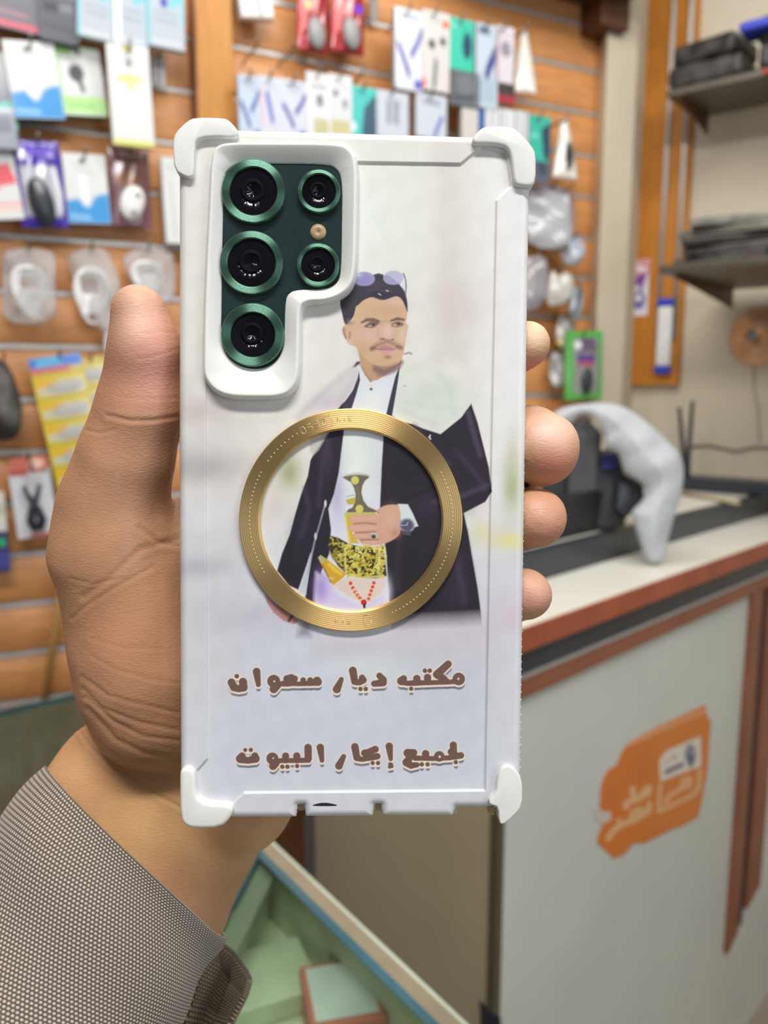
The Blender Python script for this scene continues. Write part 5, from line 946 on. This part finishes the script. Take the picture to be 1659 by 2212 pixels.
def ellipsoid(name, O, ax, ay, az, a, b, c, mat, parent, label=None, n=20):
    bm = bmesh.new(); bmesh.ops.create_uvsphere(bm, u_segments=n*2, v_segments=n, radius=1)
    for v in bm.verts: v.co = Vector((O+ax*(v.co.x*a)+ay*(v.co.y*b)+az*(v.co.z*c)).tolist())
    o = link(name, bm_mesh(name, bm), mat, parent, True)
    if label: o['label'] = label
    return o
def sub(parent_mesh, *a, **k):      # a part of a thing that is a single mesh
    o = ellipsoid(*a, mat=k.get('mat'), parent=None, label=k.get('label')); o.parent = parent_mesh; return o
def ell_part(par, name, u, v, out, tilt, wpx, hpx, c, mat, label=None):
    O, ax, ay, az = frame_at(u, v, out, tilt); k = (O-EYE)@FWD/F; o = ellipsoid(name, O, ax, ay, az, wpx/2*k*1.1, hpx/2*k, c, mat, None, label); o.parent = par; return o
ell_part(pu, 'gadget', 90, 436, .068, -14, 46, 104, .014, M['blackg'], 'dark rounded gadget in the window'); ell_part(pu, 'gadget_dial', 84, 405, .082, -14, 16, 30, .003, M['grey'])
pack('accessory_box', 'white box with a blue wave along its bottom, lower one beside the purple pouch', 'box', (140, 336, 232, 484), wave, tilt=-3, out=.04, edge=(150, 150, 160))
pt = pack('accessory_pouch', 'translucent brown purple pouch with a white gadget and silver glints', 'pouch', (237, 324, 323, 492), [('r', .1, .1, .9, .5, (120, 84, 78)), ('e', .2, .3, .14, .06, (170, 140, 170)), ('e', .5, .44, .1, .05, (240, 236, 240)), ('e', .42, .38, .3, .1, (140, 96, 66)), ('r', .25, .04, .8, .1, (170, 150, 150))], base=(112, 76, 84), tilt=0, out=.035, th=.006, mat='glossy', bulge=.006)
ell_part(pt, 'gadget', 286, 438, .046, 18, 46, 74, .010, M['white'], 'white oval gadget'); ell_part(pt, 'gadget_button', 298, 420, .057, 18, 10, 10, .003, M['grey']); ell_part(pt, 'gadget_button', 290, 458, .057, 18, 10, 10, .003, M['grey'])
pack('accessory_box', 'narrow white box half hidden behind the left edge of the phone', 'box', (352, 345, 420, 528), [('s', [(.25, .3), (.3, .9)], .03, (190, 192, 196))], tilt=-2, out=.05)
# --- clear bags with white cables
def bag(box, label, seed, d_out=.05, n=3, tilt=0, outline=None, hk=True, grp='clear bags with white cables', col='white'):
    u0, v0, u1, v1 = box; uc, vc = (u0+u1)/2, (v0+v1)/2; O, ax, ay, az = frame_at(uc, vc, d_out, tilt); d = float((O-EYE)@FWD); r_ = random.Random(seed)
    if outline is None: outline = [(u0+10, v0), (u1-14, v0+4), (u1, v0+30), (u1-4, vc), (u1+2, v1-25), (u1-18, v1-4), (uc, v1+3), (u0+14, v1-6), (u0-2, v1-30), (u0+5, vc), (u0, v0+25)]
    b = inflate('cable_bag', outline, d, .014, M['bag'], step=5, crumple=.009, seed=seed, rnd=1)
    tag(b, label, 'bag', grp)
    w, h = (u1-u0)*.34, (v1-v0)*.3
    for j in range(n):
        bm = bmesh.new(); pts = []; k = d/F; cx = r_.uniform(-.15, .15)*w; cyy = r_.uniform(-.1, .35)*h
        for q in range(26):
            a = q/25*2*math.pi*1.6+j; rr_ = (1-.12*j+.1*math.sin(3*a)); pts.append(O+WD*((w*.75*rr_*math.cos(a)+cx)*k)+UP*((h*rr_*math.sin(a)-cyy)*k)+WN*(.002*math.sin(2*a)-.003*j+.004))
        tube(bm, pts, .0042, 7); c = link('coiled_cable', bm_mesh('coiled_cable', bm), M[col], None, True); c.parent = b
    bm = bmesh.new(); frame_box(bm, O-UP*(h*.5*d/F), ax, ay, az, -.018, .014, -.022, .016, -.008, .008); c = link('plug', bm_mesh('plug', bm), M[col]); bevel(c, .004, 3); c.parent = b
    if hk: hook(uc, v0+3, d_out, 'wire hook holding the '+label)
bag((2, 534, 122, 700), 'clear bag with a coiled white cable under the purple pouch', 11)
bag((134, 534, 262, 720), 'clear bag hanging slanted, left of the thumb tip', 12, outline=[(140, 545), (215, 530), (238, 552), (262, 612), (256, 660), (246, 706), (226, 722), (208, 700), (176, 640), (150, 585)])
bag((262, 536, 378, 650), 'clear bag with white cable above the thumb tip', 13, outline=[(262, 540), (372, 536), (380, 590), (376, 648), (340, 664), (300, 640), (270, 590)])
bag((228, 690, 262, 760), 'small clear bag peeking out behind the thumb', 14, n=1, outline=[(226, 690), (262, 692), (262, 752), (232, 756)], hk=False)
# --- yellow blister cards
def yellow(box, tilt, label, cols, hdr):
    ops = []
    if hdr: ops += [('r', 0, 0, 1, .09, (60, 120, 214)), ('s', [(.15, .05), (.6, .04)], .025, (90, 190, 240)), ('r', 0, .085, .75, .12, (206, 60, 110))]
    y0 = .13 if hdr else .02
    for i in range(5):
        yy = y0+i*(1-y0)/5; 
        for c in range(cols):
            x = c/cols; ops += [('r', x+.28/cols, yy+.06, x+.94/cols, yy+.15, (206, 206, 206)), ('r', x+.05/cols, yy+.035, x+.42/cols, yy+.085, (226, 174, 26)), ('r', x+.06/cols, yy+.10, x+.8/cols, yy+.15, (196, 196, 190))]
        ops += [('r', 0, yy, 1, yy+.012, (170, 150, 20))]
    o = pack('blister_sheet', label, 'blister sheet', box, ops, base=(222, 200, 40), tilt=tilt, out=(.06 if hdr else .035), th=.012, mat='glossy', edge=(110, 100, 70), nx=50, ny=80)
    u0, v0, u1, v1 = box; uc, vc = (u0+u1)/2, (v0+v1)/2; O, ax, ay, az = frame_at(uc, vc, .067 if hdr else .042, tilt); k = float((O-EYE)@FWD)/F; w, h = (u1-u0)*k*1.1, (v1-v0)*k
    for i in range(5):
        for c in range(cols):
            yy = y0+(i+.55)*(1-y0)/5; x = (c+.58)/cols; ob = ellipsoid('blister_cell', O+ax*((x-.5)*w)+ay*((.5-yy)*h), ax, ay, az, w*.30/cols, h*.05, .012, M['blister'], None, None, 8); ob.parent = o
yellow((92, 768, 205, 1052), -9, 'yellow blister sheet with white cells and a blue header, left of the thumb', 1, True)
yellow((168, 775, 262, 1050), -9, 'yellow blister sheet half hidden by the thumb', 1, False)
# --- black thing, red and white cable pack, blue pack at the left edge
O, ax, ay, az = frame_at(5, 860, .06, 0); d = float((O-EYE)@FWD)
hb = inflate('black_pouch', [(-60, 780), (5, 772), (30, 810), (50, 880), (45, 935), (20, 955), (-60, 950)], d, .03, M['blackc'], step=5, crumple=.004, seed=3); tag(hb, 'soft black pouch hanging at the left frame edge', 'pouch'); hook(8, 776, .06, 'wire hook above the soft black pouch')
cp_ = pack('cable_pack', 'white pack with red corners and a looped black cable', 'cable pack', (28, 1010, 118, 1160), [('r', 0, 0, .45, .1, (214, 90, 84)), ('r', .55, .0, .9, .06, (220, 120, 100)), ('r', .3, .95, 1, 1, (206, 60, 60)), ('r', .3, .12, .8, .3, (196, 196, 200))], base=(214, 216, 222), tilt=-4, out=.05, th=.006)
O, ax, ay, az = frame_at(75, 1095, .062, -4); k = float((O-EYE)@FWD)/F
for sg in (-1, 1):
    bm = bmesh.new(); tube(bm, [O+ax*(sg*16*k)+ay*(48*k), O+ax*(sg*5*k)+ay*(15*k), O+ax*(sg*-7*k)+ay*(-5*k), O+ax*(sg*-12*k)+ay*(-30*k), O+ax*(sg*-4*k)+ay*(-50*k)], [.004, .005, .006, .008, .006], 8)
    c = link('black_cable', bm_mesh('black_cable', bm), M['blackg'], None, True); c.parent = cp_
rp_ = pack('hang_tag', 'salmon coloured hang tag above the black cable pack', 'tag', (22, 988, 102, 1016), [('e', .7, .5, .2, .4, (240, 200, 180))], base=(214, 116, 96), tilt=-3, out=.055, th=.004)
pack('accessory_box', 'dark blue pack with a green spot at the lower left frame edge', 'box', (-50, 1150, 20, 1236), [('e', .8, .25, .12, .12, (60, 170, 120)), ('r', .5, .5, 1, .9, (70, 74, 150))], base=(56, 60, 104), tilt=0, out=.05)
pack('accessory_box', 'pale pack cut by the left frame edge above the dark blue one', 'box', (-50, 1062, 12, 1148), [('r', .5, .3, .95, .6, (200, 190, 170))], base=(222, 218, 208), out=.03)
# tan stick leaning on the wall
a = W0+WD*wall_sz(142, 1210, .04)[0]+UP*wall_sz(142, 1210, .04)[1]+WN*.04; b = W0+WD*wall_sz(98, 1500, .05)[0]+UP*wall_sz(98, 1500, .05)[1]+WN*.05
bm = bmesh.new(); tube(bm, [a+(a-b)*.4, b+(b-a)*.5], .0075, 8); tag(link('wooden_stick', bm_mesh('wooden_stick', bm), M['tan'], smooth=True), 'thin tan stick leaning against the slat wall', 'stick')
# --- middle section, top
pack('accessory_box', 'white pack with a slanted side at the top, right of the wood post', 'box', (512, -60, 582, 42), [('s', [(.55, .6), (.6, .95)], .04, (110, 112, 116)), ('r', 0, .96, 1, 1, (170, 150, 120))], tilt=-8, out=.05, th=.02)
for bx_, lab, spot, gx_ in (((642, -50, 706, 112), 'red clear pack with a yellow glint, upper middle', (250, 200, 60), .25), ((715, -50, 784, 116), 'red clear pack with a violet glint, right of the first red one', (110, 60, 230), .8)):
    o = pack('gadget_pack', lab, 'gadget pack', bx_, [('r', 0, 0, .12, 1, (196, 60, 70)), ('r', .88, 0, 1, 1, (150, 30, 40)), ('e', gx_, .42, .13, .06, spot), ('r', .1, .35, .25, .75, (226, 130, 130)), ('r', .3, .1, .8, .25, (200, 90, 70))], base=(160, 42, 48), tilt=0, out=.05, th=.008, mat='glossy', bulge=.008)
    uc = (bx_[0]+bx_[2])/2; ell_part(o, 'gadget', uc+10, 72, .066, -8, 36, 66, .012, M['grey'], 'grey oval gadget')
pack('price_tag', 'small grey tag on a hook right of the red clear packs', 'tag', (798, -10, 815, 46), [], base=(130, 124, 120), out=.02, th=.003)
vee = [('s', [(.12, .45), (.3, .6), (.5, .8)], .05, (70, 66, 158)), ('s', [(.95, .25), (.8, .4), (.6, .55)], .05, (70, 66, 158)), ('r', .2, .06, .85, .12, (170, 176, 196)), ('r', .7, .86, 1, .97, (90, 86, 190)), ('s', [(.3, .2), (.8, .22)], .02, (190, 196, 212))]
row1 = [((850, 24, 910, 198), 'white pack with blue slashes, first of the upper middle row', vee, (218, 222, 234)), ((908, 28, 968, 200), 'pale grey pack with an orange dot at its top', [('e', .85, .14, .12, .05, (236, 110, 60)), ('e', .35, .42, .12, .06, (70, 66, 70)), ('e', .75, .36, .12, .05, (80, 76, 80)), ('s', [(.5, .65), (.45, .9)], .07, (130, 128, 130)), ('r', .0, .86, .14, .98, (220, 110, 100))], (212, 210, 208)), ((968, 44, 1020, 156), 'teal pack with a dark print, upper middle row', [('e', .72, .5, .2, .26, (40, 80, 100)), ('r', .1, .1, .4, .2, (120, 220, 200))], (70, 196, 172)), ((972, 156, 1032, 232), 'dark grey pack below the teal pack', [('e', .5, .4, .3, .3, (120, 124, 130)), ('s', [(.1, .8), (.9, .7)], .06, (80, 86, 94))], (104, 110, 116)), ((1024, 56, 1072, 236), 'light blue pack with a dark blue slash', [('s', [(.9, .3), (.6, .5), (.5, .6)], .09, (58, 70, 140)), ('r', .1, .04, .6, .12, (90, 110, 140)), ('r', .1, .65, .9, .95, (170, 190, 206))], (196, 208, 224)), ((1066, 60, 1106, 182), 'pinkish white pack with a grey round print', [('e', .55, .4, .28, .14, (150, 146, 160)), ('r', 0, 0, .15, 1, (226, 190, 196))], (216, 212, 220)), ((1070, 182, 1108, 226), 'small dark pack with a red foot under the pinkish pack', [('r', 0, .6, 1, 1, (170, 60, 70))], (76, 66, 70)), ((1112, 64, 1158, 204), 'white pointed pack at the right end of the upper middle row', [('p', [(0, 0), (.38, 0), (0, .9)], (166, 108, 60)), ('p', [(.52, 0), (1, 0), (1, .9)], (166, 108, 60)), ('e', .4, .82, .2, .06, (150, 156, 140))], (214, 212, 204))]
for i, (bx_, lab, ops, base) in enumerate(row1): 
    if 'pointed' in lab: continue
    pack('hanging_pack', lab, 'hanging pack', bx_, ops, base=base, out=.08, th=.015, mat='glossy', group='packs in the upper middle row', edge=(150, 150, 156), hk='below' not in lab and 'under' not in lab)
def pointed(pts, label, ops_fn=None, out=.08, hk=True):
    xs = [p[0] for p in pts]; O, *_ = frame_at(sum(xs)/len(xs), sum(p[1] for p in pts)/len(pts), out, 0); d = float((O-EYE)@FWD)
    o = inflate('pointed_bag', pts, d, .010, M['glossy'], step=3, crumple=.002, seed=len(label), rnd=0, color=(216, 214, 208), paint=ops_fn); tag(o, label, 'pointed bag', 'white pointed bags')
    if hk: hook(sum(p[0] for p in pts[:2])/2, pts[0][1]+5, out, 'wire hook holding the '+label)
pointed([(1126, 62), (1138, 62), (1150, 130), (1160, 204), (1110, 200), (1116, 130)], 'white pointed bag at the right end of the upper middle row')
pointed([(1212, 255), (1226, 255), (1238, 320), (1248, 388), (1192, 384), (1202, 320)], 'white pointed bag with a black oval print, beside the case corner', lambda P: P.ell(1229, 338, 10, 32, (46, 46, 54), .2))
# second row (partly behind the phone)
row2 = [((514, 166, 560, 300), 'pale blue pack with dark blue slashes next to the wood post', vee, (190, 206, 226)), ((556, 168, 606, 300), 'white pack with pale red and blue stripes, second from the post', [('s', [(.4, .3), (.6, .7)], .07, (100, 100, 190)), ('s', [(.15, .2), (.2, .8)], .04, (226, 180, 190))], (206, 210, 224)), ((604, 176, 660, 300), 'white pack with two blue slashes, third from the post', vee, (208, 212, 226)), ((660, 160, 712, 300), 'white pack with a grey round print, fourth from the post', [('e', .55, .42, .15, .1, (130, 134, 144)), ('r', .2, .2, .8, .24, (150, 160, 170)), ('r', .3, .7, .9, .95, (196, 190, 150))], (220, 222, 226)), ((708, 164, 758, 300), 'white pack with small grey figures, fifth from the post', [('e', .3, .3, .1, .06, (110, 114, 124)), ('e', .7, .45, .12, .08, (150, 154, 160)), ('r', .1, .72, .9, .95, (200, 192, 150))], (214, 216, 222)), ((756, 190, 812, 300), 'teal pack with a dark diagonal print above the case', [('p', [(.5, .4), (.95, .1), (1, 1), (.4, 1)], (70, 96, 116)), ('e', .1, .8, .1, .1, (220, 240, 240))], (84, 196, 190)), ((812, 200, 880, 300), 'white pack with grey column print above the case', [('r', .3, .2, .7, .7, (150, 158, 170)), ('r', .45, .2, .52, .9, (200, 206, 214))], (198, 206, 216)), ((896, 206, 962, 300), 'white pack with a blue stroke, alone above the middle of the case', [('s', [(.85, .5), (.7, .75), (.6, 1)], .05, (96, 104, 190)), ('r', .2, .1, .8, .25, (170, 176, 190))], (200, 208, 220)), ((994, 234, 1032, 330), 'cream pack just left of the blue slim one', [], (206, 202, 196)), ((1030, 238, 1042, 330), 'slim blue pack above the right case corner', [], (46, 98, 168)), ((1044, 234, 1076, 330), 'white slim pack, first behind the right case corner', [('r', .4, 0, .5, 1, (180, 184, 190))], (214, 218, 224)), ((1078, 238, 1108, 330), 'white slim pack, second behind the right case corner', [('r', .2, 0, .35, 1, (190, 194, 200))], (220, 222, 226)), ((1110, 242, 1138, 330), 'white slim pack, third behind the right case corner', [('r', .7, 0, .8, 1, (180, 184, 190))], (208, 212, 218)), ((1140, 252, 1186, 350), 'teal pack with a dark side right of the case corner', [('p', [(.55, .3), (1, .1), (1, 1), (.7, .9)], (54, 74, 96)), ('r', .1, .4, .4, .5, (120, 220, 200))], (66, 184, 164)), ((1150, 345, 1184, 396), 'slate grey pack under the teal one right of the case corner', [('e', .5, .4, .3, .3, (70, 80, 100))], (96, 104, 120))]
for i, (bx_, lab, ops, base) in enumerate(row2): pack('hanging_pack', lab, 'hanging pack', bx_, ops, base=base, out=.08-.001*(i % 3), th=.012, mat='glossy', group='packs in the second middle row', edge=(150, 150, 156), hk=('slim' not in lab and 'under' not in lab))
for u, v in ((622, 120), (770, 172), (545, 112)): hook(u, v, .06, {622: 'empty wire hook above the third pack from the post', 770: 'empty wire hook above the teal pack over the case', 545: 'empty wire hook next to the wood post'}[u], .02)
# silver and white bags right of the phone
def sbag(pts, label, seed, out=.06, col=(196, 198, 206), dep=.018, ops_fn=None):
    xs = [p[0] for p in pts]; O, *_ = frame_at(sum(xs)/len(xs), sum(p[1] for p in pts)/len(pts), out, 0); d = float((O-EYE)@FWD)
    o = inflate('silver_bag', pts, d, dep, M['glossy'], step=3, crumple=.007, seed=seed, rnd=1, color=tuple(int(c*.88) for c in col), paint=ops_fn); tag(o, label, 'bag', 'bags beside the right edge of the phone')
    hook(sum(xs)/len(xs), min(p[1] for p in pts)+4, out, 'wire hook holding the '+label)
sbag([(1128, 404), (1200, 400), (1222, 410), (1236, 470), (1238, 520), (1215, 538), (1180, 540), (1128, 520)], 'large crumpled silver bag right of the phone', 21)
sbag([(1216, 404), (1236, 408), (1244, 470), (1232, 510), (1220, 470)], 'narrow silver and red bag beside the large silver bag', 22, .05, (186, 150, 156), .008)
sbag([(1205, 512), (1245, 510), (1266, 530), (1262, 560), (1235, 580), (1212, 560)], 'small bluish white bag below the large silver bag', 23, .07, (196, 206, 220))
sbag([(1120, 560), (1180, 548), (1186, 600), (1176, 660), (1120, 680)], 'grey bag right behind the phone edge, above the index fingertip', 24, .055, (168, 164, 170), .012)
sbag([(1192, 575), (1206, 600), (1220, 584), (1242, 600), (1232, 656), (1172, 662)], 'white bag with a notched top', 25, .07, (222, 220, 212), .012, lambda P: P.glow(1205, 625, 12, 8, (130, 140, 120), .6))
sbag([(1236, 618), (1256, 616), (1262, 640), (1256, 680), (1236, 700), (1226, 660)], 'narrow pale bag with a dark grip below the notched bag', 26, .08, (176, 186, 192), .010, lambda P: P.stroke([(1254, 625), (1240, 680)], (70, 84, 92), 2, r=5))
sbag([(1206, 680), (1240, 676), (1240, 740), (1222, 760), (1196, 740)], 'pale crinkled bag above the green pack', 27, .05, (190, 184, 178), .010, lambda P: P.glow(1204, 742, 8, 8, (220, 214, 60), .9))
sbag([(1186, 762), (1215, 756), (1222, 800), (1214, 840), (1186, 836)], 'small grey bag left of the green pack', 28, .05, (168, 166, 164), .010)
gp = pack('cable_pack', 'green framed pack with a dark gadget in its window', 'gadget pack', (1222, 716, 1298, 864), [('r', .16, .1, .86, .9, (150, 150, 150)), ('p', [(.3, .1), (.75, .1), (.8, .3), (.25, .3)], (110, 96, 120)), ('r', .25, .34, .75, .44, (86, 60, 150)), ('r', .28, .44, .72, .5, (190, 70, 110)), ('e', .28, .2, .1, .06, (240, 240, 246)), ('r', .86, 0, 1, .12, (70, 190, 80))], base=(92, 178, 84), tilt=-2, out=.07, th=.010, mat='glossy', bulge=.006)
ell_part(gp, 'gadget', 1268, 824, .085, 0, 26, 58, .010, M['blackg'], 'dark gadget in the window')
# ================================================================== GLASS SHOWCASES
def glass(name, c, tr=.75, rough=.08):
    m, nt, b = nodes(name); b.inputs['Base Color'].default_value = (*lin(c), 1); b.inputs['Roughness'].default_value = rough; t = nt.nodes.new('ShaderNodeBsdfTransparent'); t.inputs[0].default_value = (*lin((240, 247, 242)), 1)
    mx = nt.nodes.new('ShaderNodeMixShader'); lw = nt.nodes.new('ShaderNodeFresnel'); lw.inputs[0].default_value = 1.5; ad = nt.nodes.new('ShaderNodeMath'); ad.operation = 'ADD'; ad.inputs[1].default_value = 1-tr
    gm = nt.nodes.new('ShaderNodeNewGeometry'); iv = nt.nodes.new('ShaderNodeMath'); iv.operation = 'SUBTRACT'; iv.inputs[0].default_value = 1; nt.links.new(gm.outputs['Backfacing'], iv.inputs[1]); ml = nt.nodes.new('ShaderNodeMath'); ml.operation = 'MULTIPLY'; nt.links.new(lw.outputs[0], ml.inputs[0]); nt.links.new(iv.outputs[0], ml.inputs[1]); nt.links.new(ml.outputs[0], ad.inputs[0]); nt.links.new(ad.outputs[0], mx.inputs[0]); nt.links.new(t.outputs[0], mx.inputs[1]); nt.links.new(b.outputs[0], mx.inputs[2]); nt.links.new(mx.outputs[0], nt.nodes['Material Output'].inputs[0]); return m
GL = glass('showcase_glass', (70, 84, 76), .97, .05); GE = plain('blue_green_glass_edge', (46, 100, 116), .2, noise=.08, scale=12, coat=.3)
ZG = .98; PG = np.array([0, 0, ZG])
K0 = hit(577, 1806, PG, UP); K1 = hit(1010, 2212, PG, UP); K2 = hit(466, 2012, PG, UP)
e1 = (K1-K0)/np.linalg.norm(K1-K0); e2 = (K2-K0)/np.linalg.norm(K2-K0)
# fixed right-angled corner
e2o = np.array([-e1[1], e1[0], 0]); e2o = e2o if e2o@e2 > 0 else -e2o
print('corner angle', math.degrees(math.acos(e1@e2)))
e2u = e2 
def par(bm, O, a, b, l0, l1, m0, m1, z0, z1): frame_box(bm, O, a, b, UP, l0, l1, m0, m1, z0, z1)
gc = empty('glass_showcase', K0-UP*.5+e1*.3+e2u*.2, 'glass topped showcase whose corner points away at the bottom of the photo', 'showcase')
bm = bmesh.new(); par(bm, K0, e1, e2u, .003, 1.0, .003, .30, -.008, 0); link('glass_top', bm_mesh('glass_top', bm), GL, gc)
bm = bmesh.new(); par(bm, K0, e1, e2u, 0, 1.0, 0, .0045, -.008, 0.0004); link('light_edge', bm_mesh('light_edge', bm), plain('polished_glass_edge', (190, 206, 190), .2), gc)
bm = bmesh.new(); par(bm, K0, e1, e2u, 0, .0028, .003, .30, -.008, 0.0002); link('light_edge', bm_mesh('light_edge', bm), GE, gc)
bm = bmesh.new(); par(bm, K0, e1, e2u, .004, 1.0, .0235, .0345, .0002, .0012); link('blue_edge', bm_mesh('blue_edge', bm), GE, gc)
for a in ((.004, 1.0, .004, .010), ): 
    bm = bmesh.new(); par(bm, K0, e1, e2u, *a, -.08, -.0085); frame_box(bm, K0, e1, e2u, UP, .004, .009, .011, .30, -.08, -.0185)
link('inner_liner', bm_mesh('inner_liner', bm), plain('pale_green_side_liner', (206, 212, 184), .6), gc)
bm = bmesh.new(); par(bm, K0, e1, e2u, .004, 1.0, .0048, .0230, .0002, .0007); link('grey_rim_strip', bm_mesh('grey_rim_strip', bm), plain('grey_beige_strip', (146, 138, 118), .3), gc)
bm = bmesh.new(); par(bm, K0, e1, e2u, .004, .030, .011, .30, -.018, -.0085); link('back_rail', bm_mesh('back_rail', bm), plain('grey_green_rail', (128, 138, 120), .4), gc)
bm = bmesh.new(); par(bm, K0, e1, e2u, .004, 1.0, .011, .30, -.085, -.075); link('display_floor', bm_mesh('display_floor', bm), plain('pale_green_liner', (216, 220, 190), .6, noise=.14, scale=9), gc)
bm = bmesh.new(); par(bm, K0, e1, e2u, .002, 1.0, .002, .30, -1.1, -.0855); link('cabinet_body', bm_mesh('cabinet_body', bm), plain('grey_green_cabinet', (150, 152, 138), .6), gc)
# boxes in it
ZB = ZG-.0745
for (u, v, w, d_, h_, col, col2, lab, rot) in ((768, 2120, .045, .045, .03, (120, 126, 112), None, 'small round grey box inside the glass showcase', 0), (738, 2210, .07, .06, .03, (206, 120, 104), (214, 220, 218), 'salmon edged box with a pale top inside the glass showcase', .8), (560, 2150, .07, .09, .02, (196, 204, 176), None, 'pale green flat box inside the glass showcase', .4)):
    p = hit(u, v, np.array([0, 0, ZB]), UP); ax = e1*math.cos(rot)+e2u*math.sin(rot); ax /= np.linalg.norm(ax); ay = np.cross(UP, ax); bm = bmesh.new()
    if w == d_: 
        V, Fq = lathe_pts([(.0005, 0), (w*.5, 0), (w*.5, h_), (.0005, h_)], 32, p, ax, ay, UP); o = link('round_box', npmesh('round_box', V, Fq, smooth=False), plain('grey_tin', col, .5)); tag(o, lab, 'box'); continue
    frame_box(bm, p, ax, ay, UP, -w/2, w/2, -d_/2, d_/2, 0, h_); o = bevel(link('product_box', bm_mesh('product_box', bm), plain('box_tone', col, .5)), .002); tag(o, lab, 'box')
    if col2:
        bm = bmesh.new(); frame_box(bm, p, ax, ay, UP, -w*.42, w*.42, -d_*.42, d_*.42, h_+.0002, h_+.001); c = link('box_lid', bm_mesh('box_lid', bm), plain('pale_lid', col2, .5)); c.parent = o
# left showcase along the wall
ZL = .93; PL_ = np.array([0, 0, ZL]); q1 = hit(-40, 1545, PL_, UP); q2 = hit(165, 1497, PL_, UP); f1 = (q2-q1)/np.linalg.norm(q2-q1); f2 = np.array([f1[1], -f1[0], 0]); f2 = f2 if f2[1] < 0 else -f2
gs = empty('glass_showcase', q1-UP*.5, 'glass showcase along the slat wall behind the forearm', 'showcase'); LN = .26
bm = bmesh.new(); par(bm, q1, f1, f2, -.4, LN, .004, .30, -.008, 0); link('glass_top', bm_mesh('glass_top', bm), GL, gs)
bm = bmesh.new(); par(bm, q1, f1, f2, -.4, LN, 0, .0038, -.008, .0002); link('blue_edge', bm_mesh('blue_edge', bm), GE, gs)
bm = bmesh.new(); par(bm, q1, f1, f2, -.4, LN, 0, .30, -.30, -.28); link('inner_shelf', bm_mesh('inner_shelf', bm), plain('brownish_shelf', (150, 132, 108), .6, noise=.1), gs)
bm = bmesh.new(); par(bm, q1, f1, f2, -.4, LN, 0, .006, -.28, -.0085); link('back_panel', bm_mesh('back_panel', bm), plain('brown_grey_back', (140, 120, 98), .6, noise=.1), gs)
bm = bmesh.new(); par(bm, q1, f1, f2, -.4, LN, 0, .30, -1.05, -.3005); link('cabinet_body', bm_mesh('cabinet_body', bm), M['darkwood'], gs)
rr_ = random.Random(8); n_ = 0
for i in range(6):
    for j in range(3):
        cx = -.33+i*.10+rr_.uniform(-.01, .01); cy = .06+j*.085; w = rr_.uniform(.05, .085); dd = rr_.uniform(.04, .07); hh = rr_.uniform(.02, .07); rot = rr_.uniform(-.4, .4)
        ax = f1*math.cos(rot)+f2*math.sin(rot); ay = -f1*math.sin(rot)+f2*math.cos(rot); bm = bmesh.new(); frame_box(bm, q1+f1*cx+f2*cy-UP*.2795, ax, ay, UP, -w/2, w/2, -dd/2, dd/2, 0, hh)
        cn, cc = rr_.choice([('pale grey', (196, 192, 184)), ('brown', (140, 112, 88)), ('beige', (178, 164, 140)), ('dark grey', (96, 90, 84))])
        tag(bevel(link('product_box', bm_mesh('product_box', bm), plain('%s_carton' % cn.replace(' ', '_'), cc, .5)), .003), '%s carton in the left glass showcase, %s row, %s from the left' % (cn, ['back', 'middle', 'front'][j], ['first', 'second', 'third', 'fourth', 'fifth', 'sixth', 'seventh'][i]), 'box', 'cartons in the left showcase')
